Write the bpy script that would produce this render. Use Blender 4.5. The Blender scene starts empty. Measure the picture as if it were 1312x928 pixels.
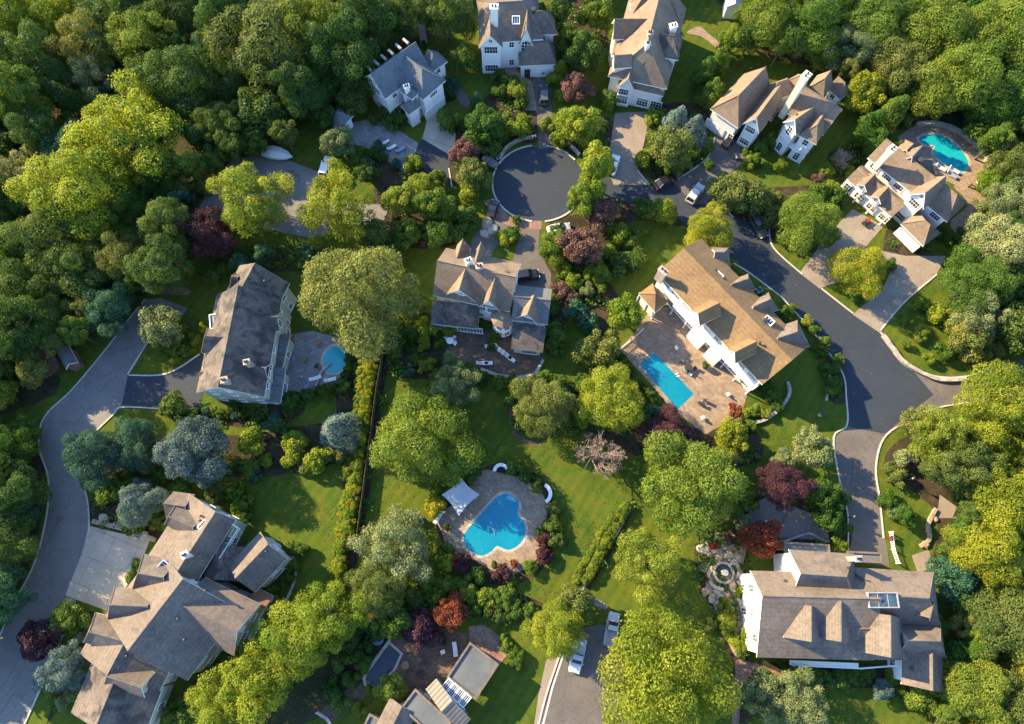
import bpy, bmesh, math, random
import numpy as np
from mathutils import Vector, Matrix
from mathutils.geometry import tessellate_polygon

random.seed(7)
S = bpy.context.scene
COL = S.collection
R = math.radians

# ------------------------------------------------------------------ camera, sun and sky
H = 110.0; DEP = R(72.7); FPX = 875.0
cd = bpy.data.cameras.new("camera"); cam = bpy.data.objects.new("camera", cd); COL.objects.link(cam)
cam.location = (0, 0, H); cam.rotation_euler = (math.pi / 2 - DEP, 0, 0)
cd.sensor_width = 36.0; cd.lens = FPX * 36.0 / 1312.0; cd.clip_start = 1.0; cd.clip_end = 3000.0
S.camera = cam
FW = Vector((0, math.cos(DEP), -math.sin(DEP))); UPV = Vector((0, math.sin(DEP), math.cos(DEP)))

def P(x, y, z=0.0):
    """The point at height z that the photograph shows at pixel x, y."""
    d = FW + Vector((1, 0, 0)) * ((x - 656.0) / FPX) + UPV * ((464.0 - y) / FPX)
    t = (z - H) / d.z
    return Vector((d.x * t, d.y * t, z))

def scale_at(x, y, z=3.0):
    """Pixels of the photograph per metre around the point."""
    return FPX / (P(x, y, z) - Vector((0, 0, H))).dot(FW)

SUN_EL, SUN_AZ = R(28), R(151)          # azimuth counted from +X anticlockwise: where the sun stands
sdir = Vector((math.cos(SUN_EL) * math.cos(SUN_AZ), math.cos(SUN_EL) * math.sin(SUN_AZ), math.sin(SUN_EL)))
sl = bpy.data.lights.new("sun", "SUN"); so = bpy.data.objects.new("sun", sl); COL.objects.link(so)
sl.energy = 5.0; sl.angle = R(0.55); sl.color = (1.0, 0.765, 0.41)
so.rotation_euler = sdir.to_track_quat("Z", "Y").to_euler(); so.location = (-200, 80, 140)
w = bpy.data.worlds.new("World"); S.world = w; w.use_nodes = True
nt = w.node_tree; nt.nodes.clear()
sky = nt.nodes.new("ShaderNodeTexSky"); sky.sky_type = "NISHITA"; sky.sun_disc = False; sky.ozone_density = 4.0; sky.dust_density = 0.4
sky.sun_elevation = SUN_EL; sky.sun_rotation = math.pi / 2 - SUN_AZ
bg = nt.nodes.new("ShaderNodeBackground"); bg.inputs[1].default_value = 0.15
wo = nt.nodes.new("ShaderNodeOutputWorld")
nt.links.new(sky.outputs[0], bg.inputs[0]); nt.links.new(bg.outputs[0], wo.inputs[0])
S.view_settings.view_transform = "Standard"; S.view_settings.look = "None"
S.view_settings.exposure = 1.85; S.view_settings.gamma = 1.0; S.view_settings.use_curve_mapping = False
S.cycles.use_denoising = True
S.cycles.max_bounces = 6; S.cycles.diffuse_bounces = 3; S.cycles.transmission_bounces = 3; S.cycles.glossy_bounces = 3
S.cycles.caustics_reflective = False; S.cycles.caustics_refractive = False

# ------------------------------------------------------------------ materials
MATS = {}
def newmat(name):
    m = bpy.data.materials.new(name); m.use_nodes = True
    n = m.node_tree.nodes; n.clear()
    out = n.new("ShaderNodeOutputMaterial")
    return m, m.node_tree, out

def node(nt, typ, **kw):
    n = nt.nodes.new(typ)
    for k, v in kw.items():
        if k.startswith("in_"):
            key = k[3:]
            key = int(key) if key.isdigit() else key.replace("_", " ")
            n.inputs[key].default_value = v
        else:
            setattr(n, k, v)
    return n

def ramp(nt, fac, stops):
    r = nt.nodes.new("ShaderNodeValToRGB")
    e = r.color_ramp.elements
    while len(e) < len(stops): e.new(0.5)
    for el, (p, c) in zip(e, stops):
        el.position = p; el.color = (*c, 1)
    nt.links.new(fac, r.inputs[0])
    return r.outputs[0]

def mixc(nt, fac, a, b, mode="MIX"):
    m = nt.nodes.new("ShaderNodeMix"); m.data_type = "RGBA"; m.blend_type = mode
    for s, v in ((m.inputs[0], fac), (m.inputs[6], a), (m.inputs[7], b)):
        if isinstance(v, (int, float)): s.default_value = v
        elif isinstance(v, tuple): s.default_value = (*v, 1)
        else: nt.links.new(v, s)
    return m.outputs[2]

def noise(nt, vec, scale, detail=4, rough=0.6, dist=0.0):
    n = node(nt, "ShaderNodeTexNoise"); n.inputs["Scale"].default_value = scale
    n.inputs["Detail"].default_value = detail; n.inputs["Roughness"].default_value = rough
    n.inputs["Distortion"].default_value = dist
    nt.links.new(vec, n.inputs["Vector"])
    return n.outputs["Fac"]

def surfmat(name, cols, big=0.12, fine=6.0, rough=0.85, bump=0.3, speck=0.35, metal=0.0, coat=0.0, extra=None, spec=0.3):
    """Base colour from broad patches of noise and a fine grain; bump from the grain."""
    if name in MATS: return MATS[name]
    m, nt, out = newmat(name)
    pos = node(nt, "ShaderNodeNewGeometry").outputs["Position"]
    n1 = noise(nt, pos, big, 5, 0.62, 0.4); n2 = noise(nt, pos, fine, 3, 0.7)
    k = len(cols)
    c = ramp(nt, n1, [(0.3 + 0.4 * i / max(1, k - 1), cc) for i, cc in enumerate(cols)])
    g = ramp(nt, n2, [(0.25, (1 - speck,) * 3), (0.75, (1 + speck,) * 3)])
    c = mixc(nt, 1.0, c, g, "MULTIPLY")
    if extra: c = extra(nt, pos, c)
    b = node(nt, "ShaderNodeBsdfPrincipled")
    b.inputs["Roughness"].default_value = rough; b.inputs["Metallic"].default_value = metal
    b.inputs["Coat Weight"].default_value = coat; b.inputs["Specular IOR Level"].default_value = spec
    nt.links.new(c, b.inputs["Base Color"])
    if bump:
        bp = node(nt, "ShaderNodeBump"); bp.inputs["Strength"].default_value = bump; bp.inputs["Distance"].default_value = 0.05
        nt.links.new(n2, bp.inputs["Height"]); nt.links.new(bp.outputs[0], b.inputs["Normal"])
    nt.links.new(b.outputs[0], out.inputs[0])
    MATS[name] = m
    return m

def sepz(nt, pos):
    s = node(nt, "ShaderNodeSeparateXYZ"); nt.links.new(pos, s.inputs[0]); return s.outputs

def mathn(nt, op, a, b=None, c=None):
    n = node(nt, "ShaderNodeMath", operation=op)
    for i, v in enumerate((a, b, c)):
        if v is None: continue
        if isinstance(v, (int, float)): n.inputs[i].default_value = v
        else: nt.links.new(v, n.inputs[i])
    return n.outputs[0]

def courses(h, dark, width=0.18):
    """Thin lines at every h metres of height: shingle courses, clapboards."""
    def f(nt, pos, c):
        z = sepz(nt, pos)[2]
        fr = mathn(nt, "FRACT", mathn(nt, "DIVIDE", z, h))
        g = mathn(nt, "LESS_THAN", fr, width)
        return mixc(nt, mathn(nt, "MULTIPLY", g, 1 - dark), c, (0.02, 0.02, 0.02))
    return f

def streaked(h, dark, stain=(0.05, 0.045, 0.04), amount=0.5, lo=0.5, hi=0.72):
    def f(nt, pos, c):
        mp = node(nt, "ShaderNodeMapping"); mp.inputs["Scale"].default_value = (1, 1, 0.35); nt.links.new(pos, mp.inputs[0])
        n = noise(nt, mp.outputs[0], 0.42, 6, 0.68, 0.8)
        k = ramp(nt, n, [(lo, (0, 0, 0)), (hi, (1, 1, 1))])
        c = mixc(nt, mathn(nt, "MULTIPLY", k, amount), c, stain)
        nb = noise(nt, pos, 2.2, 2, 0.5)
        c = mixc(nt, 1.0, c, ramp(nt, nb, [(0.3, (0.84,) * 3), (0.7, (1.14,) * 3)]), "MULTIPLY")
        return courses(h, dark)(nt, pos, c)
    return f

def bricks(scale, mortar, bw=0.5, rh=0.25, rot=0.0, ms=0.03, vary=0.25):
    def f(nt, pos, c):
        mp = node(nt, "ShaderNodeMapping"); mp.inputs["Rotation"].default_value = (0, 0, rot); nt.links.new(pos, mp.inputs[0])
        t = node(nt, "ShaderNodeTexBrick"); t.inputs["Scale"].default_value = scale
        t.inputs["Brick Width"].default_value = bw; t.inputs["Row Height"].default_value = rh
        t.inputs["Mortar Size"].default_value = ms
        t.inputs["Color1"].default_value = (1 - vary,) * 3 + (1,); t.inputs["Color2"].default_value = (1 + vary,) * 3 + (1,)
        t.inputs["Mortar"].default_value = (mortar,) * 3 + (1,)
        nt.links.new(mp.outputs[0], t.inputs["Vector"])
        return mixc(nt, 1.0, c, t.outputs["Color"], "MULTIPLY")
    return f

def stripes(rot, period, amount):
    def f(nt, pos, c):
        mp = node(nt, "ShaderNodeMapping"); mp.inputs["Rotation"].default_value = (0, 0, rot); nt.links.new(pos, mp.inputs[0])
        s = mathn(nt, "SINE", mathn(nt, "MULTIPLY", sepz(nt, mp.outputs[0])[0], 2 * math.pi / period))
        g = mathn(nt, "MULTIPLY_ADD", s, amount, 1.0)
        cb = node(nt, "ShaderNodeCombineXYZ")
        for i in range(3): nt.links.new(g, cb.inputs[i])
        return mixc(nt, 1.0, c, cb.outputs[0], "MULTIPLY")
    return f

def lawn_extra(nt, pos, c):
    n = noise(nt, pos, 0.35, 6, 0.7, 1.0)
    c = mixc(nt, ramp(nt, n, [(0.40, (0, 0, 0)), (0.68, (0.85, 0.85, 0.85))]), c, (0.104, 0.104, 0.012))
    n = noise(nt, pos, 1.7, 4, 0.7, 0.4)
    c = mixc(nt, ramp(nt, n, [(0.55, (0, 0, 0)), (0.78, (0.6, 0.6, 0.6))]), c, (0.03, 0.06, 0.008))
    return stripes(R(35), 1.6, 0.075)(nt, pos, c)

M_LAWN = surfmat("lawn", [(0.028, 0.062, 0.009), (0.046, 0.086, 0.011), (0.070, 0.108, 0.014)], 0.07, 9.0, 0.95, 0.9, 0.30, extra=lawn_extra, spec=0.1)
M_FLOOR = surfmat("forest floor", [(0.018, 0.028, 0.012), (0.04, 0.042, 0.02), (0.075, 0.055, 0.032)], 0.22, 3.0, 0.95, 1.0, 0.5, spec=0.1)
M_BED = surfmat("bed soil", [(0.018, 0.020, 0.012), (0.040, 0.032, 0.020), (0.070, 0.050, 0.034)], 0.5, 5.0, 0.95, 1.0, 0.5, spec=0.1)
def cracks(amount=0.5):
    def f(nt, pos, c):
        v = node(nt, "ShaderNodeTexVoronoi", feature="DISTANCE_TO_EDGE"); v.inputs["Scale"].default_value = 0.22
        n = noise(nt, pos, 0.7, 4, 0.7)
        ad = node(nt, "ShaderNodeVectorMath", operation="MULTIPLY_ADD")
        cb = node(nt, "ShaderNodeCombineXYZ"); nt.links.new(n, cb.inputs[0]); nt.links.new(n, cb.inputs[1])
        nt.links.new(cb.outputs[0], ad.inputs[0]); ad.inputs[1].default_value = (2.5, 2.5, 0); nt.links.new(pos, ad.inputs[2])
        nt.links.new(ad.outputs[0], v.inputs["Vector"])
        k = ramp(nt, v.outputs["Distance"], [(0.0, (1, 1, 1)), (0.010, (0, 0, 0))])
        c = mixc(nt, mathn(nt, "MULTIPLY", k, amount), c, (0.02, 0.02, 0.02))
        n = noise(nt, pos, 0.9, 5, 0.7, 1.5)
        return mixc(nt, ramp(nt, n, [(0.58, (0, 0, 0)), (0.7, (0.35,) * 3)]), c, (0.03, 0.03, 0.03))
    return f
def asphalt_wear(nt, pos, c):
    n = noise(nt, pos, 0.45, 6, 0.72, 1.2)
    c = mixc(nt, ramp(nt, n, [(0.45, (0, 0, 0)), (0.80, (0.30,) * 3)]), c, (0.055, 0.058, 0.064))
    n = noise(nt, pos, 1.3, 5, 0.75, 2.0)
    c = mixc(nt, ramp(nt, n, [(0.60, (0, 0, 0)), (0.78, (0.35,) * 3)]), c, (0.014, 0.018, 0.024))
    return cracks(0.3)(nt, pos, c)
M_ASPH = surfmat("new asphalt", [(0.022, 0.031, 0.046), (0.029, 0.039, 0.055)], 0.10, 14.0, 0.80, 0.3, 0.16, extra=asphalt_wear)
M_ASPH2 = surfmat("old asphalt", [(0.085, 0.078, 0.074), (0.125, 0.113, 0.104)], 0.25, 10.0, 0.9, 0.4, 0.22, extra=cracks(0.55))
M_ASPH3 = surfmat("worn grey road", [(0.135, 0.132, 0.130), (0.190, 0.182, 0.172)], 0.18, 10.0, 0.9, 0.4, 0.22, extra=cracks(0.5))
M_CONC = surfmat("pale concrete", [(0.34, 0.295, 0.235), (0.43, 0.375, 0.30)], 0.3, 7.0, 0.9, 0.25, 0.14, extra=bricks(0.25, 0.62, 1.0, 1.0, R(20), 0.012, 0.05))
M_CONC2 = surfmat("tan drive concrete", [(0.185, 0.155, 0.130), (0.25, 0.212, 0.175)], 0.3, 7.0, 0.9, 0.25, 0.18, extra=cracks(0.3))
M_PAVER = surfmat("tan pavers", [(0.200, 0.148, 0.110), (0.300, 0.228, 0.165)], 0.5, 5.0, 0.9, 0.3, 0.3, extra=bricks(1.1, 0.55, 0.6, 0.3, R(35), 0.03, 0.22))
M_PAVER_D = surfmat("dark brown pavers", [(0.085, 0.06, 0.045), (0.15, 0.105, 0.075)], 0.5, 5.0, 0.9, 0.3, 0.3, extra=bricks(1.1, 0.55, 0.6, 0.3, R(-10), 0.03, 0.25))
M_PAVER_R = surfmat("red pavers", [(0.20, 0.11, 0.085), (0.28, 0.17, 0.13)], 0.5, 5.0, 0.9, 0.3, 0.3, extra=bricks(1.3, 0.5, 0.6, 0.3, R(45), 0.03, 0.25))
M_FLAG = surfmat("grey flagstone", [(0.16, 0.16, 0.165), (0.25, 0.24, 0.235)], 0.5, 5.0, 0.9, 0.3, 0.25, extra=bricks(0.7, 0.6, 0.8, 0.5, R(-25), 0.025, 0.15))
M_STONE = surfmat("rubble stone", [(0.22, 0.20, 0.175), (0.40, 0.36, 0.31)], 0.8, 3.0, 0.9, 0.8, 0.4)
M_ROCK = surfmat("brown rock", [(0.22, 0.165, 0.115), (0.40, 0.31, 0.22)], 0.7, 3.0, 0.9, 0.9, 0.4)
M_KERB = surfmat("kerb stone", [(0.34, 0.32, 0.29), (0.48, 0.45, 0.40)], 0.9, 6.0, 0.9, 0.3, 0.25)
M_WHITE = surfmat("white clapboard", [(0.70, 0.70, 0.69), (0.80, 0.80, 0.78)], 0.3, 4.0, 0.6, 0.0, 0.05, extra=courses(0.28, 0.80, 0.16))
M_CREAM = surfmat("cream stucco", [(0.55, 0.51, 0.42), (0.64, 0.60, 0.50)], 0.3, 8.0, 0.85, 0.15, 0.08)
M_TANW = surfmat("tan stucco", [(0.24, 0.20, 0.165), (0.32, 0.27, 0.22)], 0.3, 8.0, 0.85, 0.15, 0.1)
M_OLIVE = surfmat("pale olive siding", [(0.40, 0.42, 0.34), (0.48, 0.49, 0.40)], 0.3, 6.0, 0.7, 0.0, 0.06, extra=courses(0.28, 0.80, 0.16))
M_TRIM = surfmat("white trim", [(0.74, 0.74, 0.73), (0.80, 0.80, 0.79)], 0.8, 4.0, 0.5, 0.0, 0.04)
M_ROOF_TAN = surfmat("tan shingles", [(0.150, 0.112, 0.082), (0.215, 0.162, 0.120)], 0.25, 9.0, 0.92, 0.5, 0.24, extra=streaked(0.30, 0.80, (0.10, 0.075, 0.055), 0.55))
M_ROOF_GOLD = surfmat("golden brown shingles", [(0.150, 0.098, 0.050), (0.205, 0.138, 0.072)], 0.25, 9.0, 0.92, 0.5, 0.25, extra=streaked(0.30, 0.78, (0.12, 0.08, 0.05), 0.5))
M_ROOF_GREY = surfmat("grey brown shingles", [(0.118, 0.097, 0.084), (0.178, 0.145, 0.122)], 0.25, 9.0, 0.92, 0.5, 0.24, extra=streaked(0.30, 0.80, (0.055, 0.05, 0.05), 0.65))
M_ROOF_SLATE = surfmat("slate blue shingles", [(0.095, 0.115, 0.135), (0.135, 0.155, 0.175)], 0.25, 9.0, 0.9, 0.5, 0.2, extra=streaked(0.30, 0.80, (0.06, 0.07, 0.08), 0.4))
M_ROOF_DARK = surfmat("weathered dark shingles", [(0.092, 0.078, 0.071), (0.158, 0.130, 0.112)], 0.25, 9.0, 0.92, 0.5, 0.24, extra=streaked(0.30, 0.80, (0.03, 0.03, 0.032), 0.8, 0.46, 0.6))
M_ROOF_GREY_SKYLIT = surfmat("blue grey and skylit shingles", [(0.10, 0.107, 0.118), (0.145, 0.150, 0.158)], 0.25, 9.0, 0.92, 0.5, 0.22, extra=streaked(0.30, 0.80, (0.07, 0.07, 0.075), 0.5))  # grey roofs; on the many-gabled house, sky light put into the colour
M_FLAT = surfmat("flat roof membrane", [(0.082, 0.095, 0.102), (0.130, 0.140, 0.142)], 0.25, 6.0, 0.85, 0.2, 0.15, extra=cracks(0.2))
M_RIB = surfmat("ribbed metal roof", [(0.135, 0.115, 0.098), (0.185, 0.160, 0.135)], 0.5, 6.0, 0.6, 0.1, 0.1, extra=stripes(R(45), 0.55, 0.35))
M_BRICKW = surfmat("chimney stone", [(0.26, 0.21, 0.17), (0.40, 0.34, 0.28)], 0.8, 4.0, 0.9, 0.5, 0.35)
M_DARKM = surfmat("dark metal", [(0.03, 0.03, 0.033), (0.05, 0.05, 0.052)], 0.8, 5.0, 0.5, 0.0, 0.1)
M_WOOD = surfmat("weathered wood", [(0.12, 0.085, 0.06), (0.20, 0.145, 0.10)], 0.9, 5.0, 0.85, 0.3, 0.35)
M_TEAK = surfmat("brown garden wood", [(0.20, 0.11, 0.06), (0.28, 0.16, 0.09)], 0.9, 5.0, 0.7, 0.2, 0.25)
M_BARK = surfmat("bark", [(0.07, 0.055, 0.042), (0.15, 0.125, 0.10)], 1.5, 6.0, 0.95, 0.8, 0.4)
M_TWIG = surfmat("pinkish grey twigs", [(0.22, 0.165, 0.14), (0.33, 0.25, 0.21)], 1.5, 6.0, 0.9, 0.5, 0.3)
M_CANVAS = surfmat("pale canvas", [(0.55, 0.57, 0.60), (0.64, 0.65, 0.66)], 0.5, 6.0, 0.9, 0.1, 0.06)
M_SAIL = surfmat("shaded sail cloth", [(0.34, 0.36, 0.39), (0.40, 0.42, 0.44)], 0.5, 6.0, 0.9, 0.1, 0.05)  # pale cloth, its shade put into the colour as grey
M_CUSH = surfmat("blue cushion", [(0.16, 0.24, 0.36), (0.24, 0.32, 0.44)], 0.8, 6.0, 0.9, 0.1, 0.1)
M_RUBBER = surfmat("tyre rubber", [(0.015, 0.015, 0.015), (0.025, 0.025, 0.025)], 1.0, 6.0, 0.85, 0.0, 0.1)
M_RIM = surfmat("wheel alloy", [(0.45, 0.45, 0.46), (0.55, 0.55, 0.56)], 1.0, 6.0, 0.35, 0.0, 0.05, metal=0.9)
M_LAMP = surfmat("lamp glass", [(0.65, 0.66, 0.66), (0.75, 0.75, 0.74)], 1.0, 6.0, 0.15, 0.0, 0.05, spec=0.6)
M_TAIL = surfmat("tail lamp red", [(0.30, 0.015, 0.012), (0.36, 0.02, 0.015)], 1.0, 6.0, 0.2, 0.0, 0.05, spec=0.6)
M_GREYP = surfmat("grey plastic", [(0.22, 0.22, 0.23), (0.30, 0.30, 0.31)], 1.0, 6.0, 0.6, 0.0, 0.08)
M_LINE = surfmat("painted line", [(0.55, 0.52, 0.46), (0.70, 0.67, 0.60)], 1.2, 8.0, 0.8, 0.0, 0.25)

def paint(name, c):
    return surfmat(name, [c, tuple(x * 1.06 for x in c)], 0.5, 3.0, 0.28, 0.0, 0.02, coat=0.6, spec=0.5)
M_P_BLACK = paint("black car paint", (0.012, 0.013, 0.016)); M_P_BLUE = paint("pale blue car paint", (0.36, 0.44, 0.52))
M_P_SILVER = paint("silver car paint", (0.40, 0.42, 0.44)); M_P_WHITE = paint("white car paint", (0.72, 0.73, 0.74))
M_P_GREY = paint("charcoal car paint", (0.05, 0.055, 0.065)); M_P_RED = paint("red paint", (0.36, 0.02, 0.015))

def glassmat(name, c, rough=0.08, blind=False):
    m, nt, out = newmat(name)
    pos = node(nt, "ShaderNodeNewGeometry").outputs["Position"]
    col = ramp(nt, noise(nt, pos, 1.3, 2, 0.5), [(0.35, tuple(x * 0.55 for x in c)), (0.65, c)])
    if blind:
        oi = node(nt, "ShaderNodeObjectInfo")
        k = ramp(nt, oi.outputs["Random"], [(0.55, (0, 0, 0)), (0.62, (0.55,) * 3), (0.80, (0.9,) * 3)])
        zz = mathn(nt, "FRACT", mathn(nt, "MULTIPLY", sepz(nt, pos)[2], 0.31))
        k = mathn(nt, "MULTIPLY", k, mathn(nt, "GREATER_THAN", zz, 0.52))
        col = mixc(nt, k, col, (0.26, 0.245, 0.215))
    b = node(nt, "ShaderNodeBsdfPrincipled"); b.inputs["Roughness"].default_value = rough
    b.inputs["Specular IOR Level"].default_value = 0.7
    nt.links.new(col, b.inputs["Base Color"]); nt.links.new(b.outputs[0], out.inputs[0])
    return m
M_GLASS = glassmat("window glass", (0.035, 0.045, 0.055), 0.08, True); M_CARGLASS = glassmat("car glass", (0.02, 0.024, 0.03), 0.05)
M_SKYGLASS = glassmat("skylight glass", (0.05, 0.09, 0.14))

def watermat(name, c1, c2):
    m, nt, out = newmat(name)
    pos = node(nt, "ShaderNodeNewGeometry").outputs["Position"]
    col = ramp(nt, noise(nt, pos, 0.16, 3, 0.5, 0.3), [(0.35, c1), (0.68, c2)])
    v = node(nt, "ShaderNodeTexVoronoi", feature="SMOOTH_F1"); v.inputs["Scale"].default_value = 1.6
    mp = noise(nt, pos, 1.0, 2, 0.5)
    nt.links.new(pos, v.inputs["Vector"])
    col = mixc(nt, 1.0, col, ramp(nt, v.outputs["Distance"], [(0.1, (0.97,) * 3), (0.6, (1.04,) * 3)]), "MULTIPLY")
    b = node(nt, "ShaderNodeBsdfPrincipled"); b.inputs["Roughness"].default_value = 0.06
    b.inputs["Specular IOR Level"].default_value = 0.5
    bp = node(nt, "ShaderNodeBump"); bp.inputs["Strength"].default_value = 0.12; bp.inputs["Distance"].default_value = 0.1
    nt.links.new(noise(nt, pos, 1.4, 3, 0.6, 0.8), bp.inputs["Height"]); nt.links.new(bp.outputs[0], b.inputs["Normal"])
    nt.links.new(col, b.inputs["Base Color"]); nt.links.new(b.outputs[0], out.inputs[0])
    return m
M_WATER = watermat("pool water", (0.003, 0.155, 0.25), (0.005, 0.20, 0.30))
M_WATER2 = watermat("teal pool water", (0.006, 0.26, 0.33), (0.012, 0.34, 0.40))
M_WATER_D = watermat("dark pool cover", (0.012, 0.020, 0.034), (0.022, 0.034, 0.052))

def leafmat(name, a, b, tr=0.34):
    m, nt, out = newmat(name)
    at = node(nt, "ShaderNodeAttribute", attribute_name="tone")
    oi = node(nt, "ShaderNodeObjectInfo")
    c = ramp(nt, at.outputs["Fac"], [(0.0, a), (0.55, tuple((x + y) / 2 for x, y in zip(a, b))), (1.0, b)])
    hs = node(nt, "ShaderNodeHueSaturation")
    nt.links.new(c, hs.inputs["Color"])
    nt.links.new(mathn(nt, "MULTIPLY_ADD", oi.outputs["Random"], 0.045, 0.4775), hs.inputs["Hue"])
    nt.links.new(mathn(nt, "MULTIPLY_ADD", oi.outputs["Random"], -0.4, 1.2), hs.inputs["Value"])
    d = node(nt, "ShaderNodeBsdfPrincipled"); d.inputs["Roughness"].default_value = 0.6; d.inputs["Specular IOR Level"].default_value = 0.22
    t = node(nt, "ShaderNodeBsdfTranslucent")
    tc = mixc(nt, 1.0, hs.outputs[0], (1.35, 1.25, 0.5), "MULTIPLY")
    nt.links.new(hs.outputs[0], d.inputs["Base Color"]); nt.links.new(tc, t.inputs["Color"])
    mx = node(nt, "ShaderNodeMixShader"); mx.inputs[0].default_value = tr
    nt.links.new(d.outputs[0], mx.inputs[1]); nt.links.new(t.outputs[0], mx.inputs[2])
    nt.links.new(mx.outputs[0], out.inputs[0])
    return m
LEAF = {k: leafmat(n, a, b, t) for k, n, a, b, t in (
    ("DG", "dark green leaves", (0.020, 0.066, 0.018), (0.118, 0.185, 0.030), 0.38),
    ("TG", "blue green leaves", (0.018, 0.080, 0.048), (0.065, 0.150, 0.082), 0.32),
    ("G", "green leaves", (0.034, 0.100, 0.014), (0.140, 0.215, 0.030), 0.38),
    ("LG", "light green leaves", (0.064, 0.140, 0.016), (0.245, 0.285, 0.040), 0.40),
    ("YG", "yellow green leaves", (0.070, 0.155, 0.014), (0.290, 0.335, 0.034), 0.42),
    ("Y", "yellow leaves", (0.100, 0.170, 0.012), (0.410, 0.385, 0.036), 0.44),
    ("OL", "olive leaves", (0.060, 0.110, 0.022), (0.225, 0.235, 0.058), 0.36),
    ("GO", "golden olive leaves", (0.100, 0.135, 0.030), (0.350, 0.335, 0.095), 0.38),
    ("BS", "blue spruce needles", (0.034, 0.082, 0.086), (0.165, 0.225, 0.195), 0.18),
    ("SG", "silver green leaves", (0.080, 0.135, 0.052), (0.280, 0.310, 0.135), 0.32),
    ("PU", "purple leaves", (0.026, 0.012, 0.022), (0.110, 0.040, 0.055), 0.25),
    ("RD", "rust red leaves", (0.110, 0.026, 0.016), (0.30, 0.10, 0.040), 0.32),
    ("BR", "bronze leaves", (0.080, 0.046, 0.044), (0.240, 0.130, 0.105), 0.30))}
COLOUR = {"DG": "dark green", "TG": "blue-green", "G": "green", "LG": "light green", "YG": "yellow-green", "Y": "yellow", "OL": "olive",
          "GO": "golden olive", "BS": "silvery blue", "SG": "silver-green", "PU": "dark purple", "RD": "rust red", "BR": "bronze purple"}

# ------------------------------------------------------------------ objects and meshes
def tag(o, label=None, cat=None, group=None, kind=None):
    if label: o["label"] = label
    if cat: o["category"] = cat
    if group: o["group"] = group
    if kind: o["kind"] = kind
    return o

def thing(name, label, cat, loc, rz=0.0, group=None):
    o = bpy.data.objects.new(name, None); COL.objects.link(o)
    o.location = loc; o.rotation_euler = (0, 0, rz); o.empty_display_size = 0.5
    return tag(o, label, cat, group)

def link(name, me, mats=None, parent=None, loc=(0, 0, 0)):
    o = bpy.data.objects.new(name, me); COL.objects.link(o); o.location = loc
    if parent: o.parent = parent
    if mats is not None and not me.materials:
        for m in (mats if isinstance(mats, (list, tuple)) else [mats]): me.materials.append(m)
    return o

def clone(o, parent=None):
    c = o.copy(); COL.objects.link(c)
    if parent: c.parent = parent
    for ch in o.children: clone(ch, c)
    return c

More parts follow.
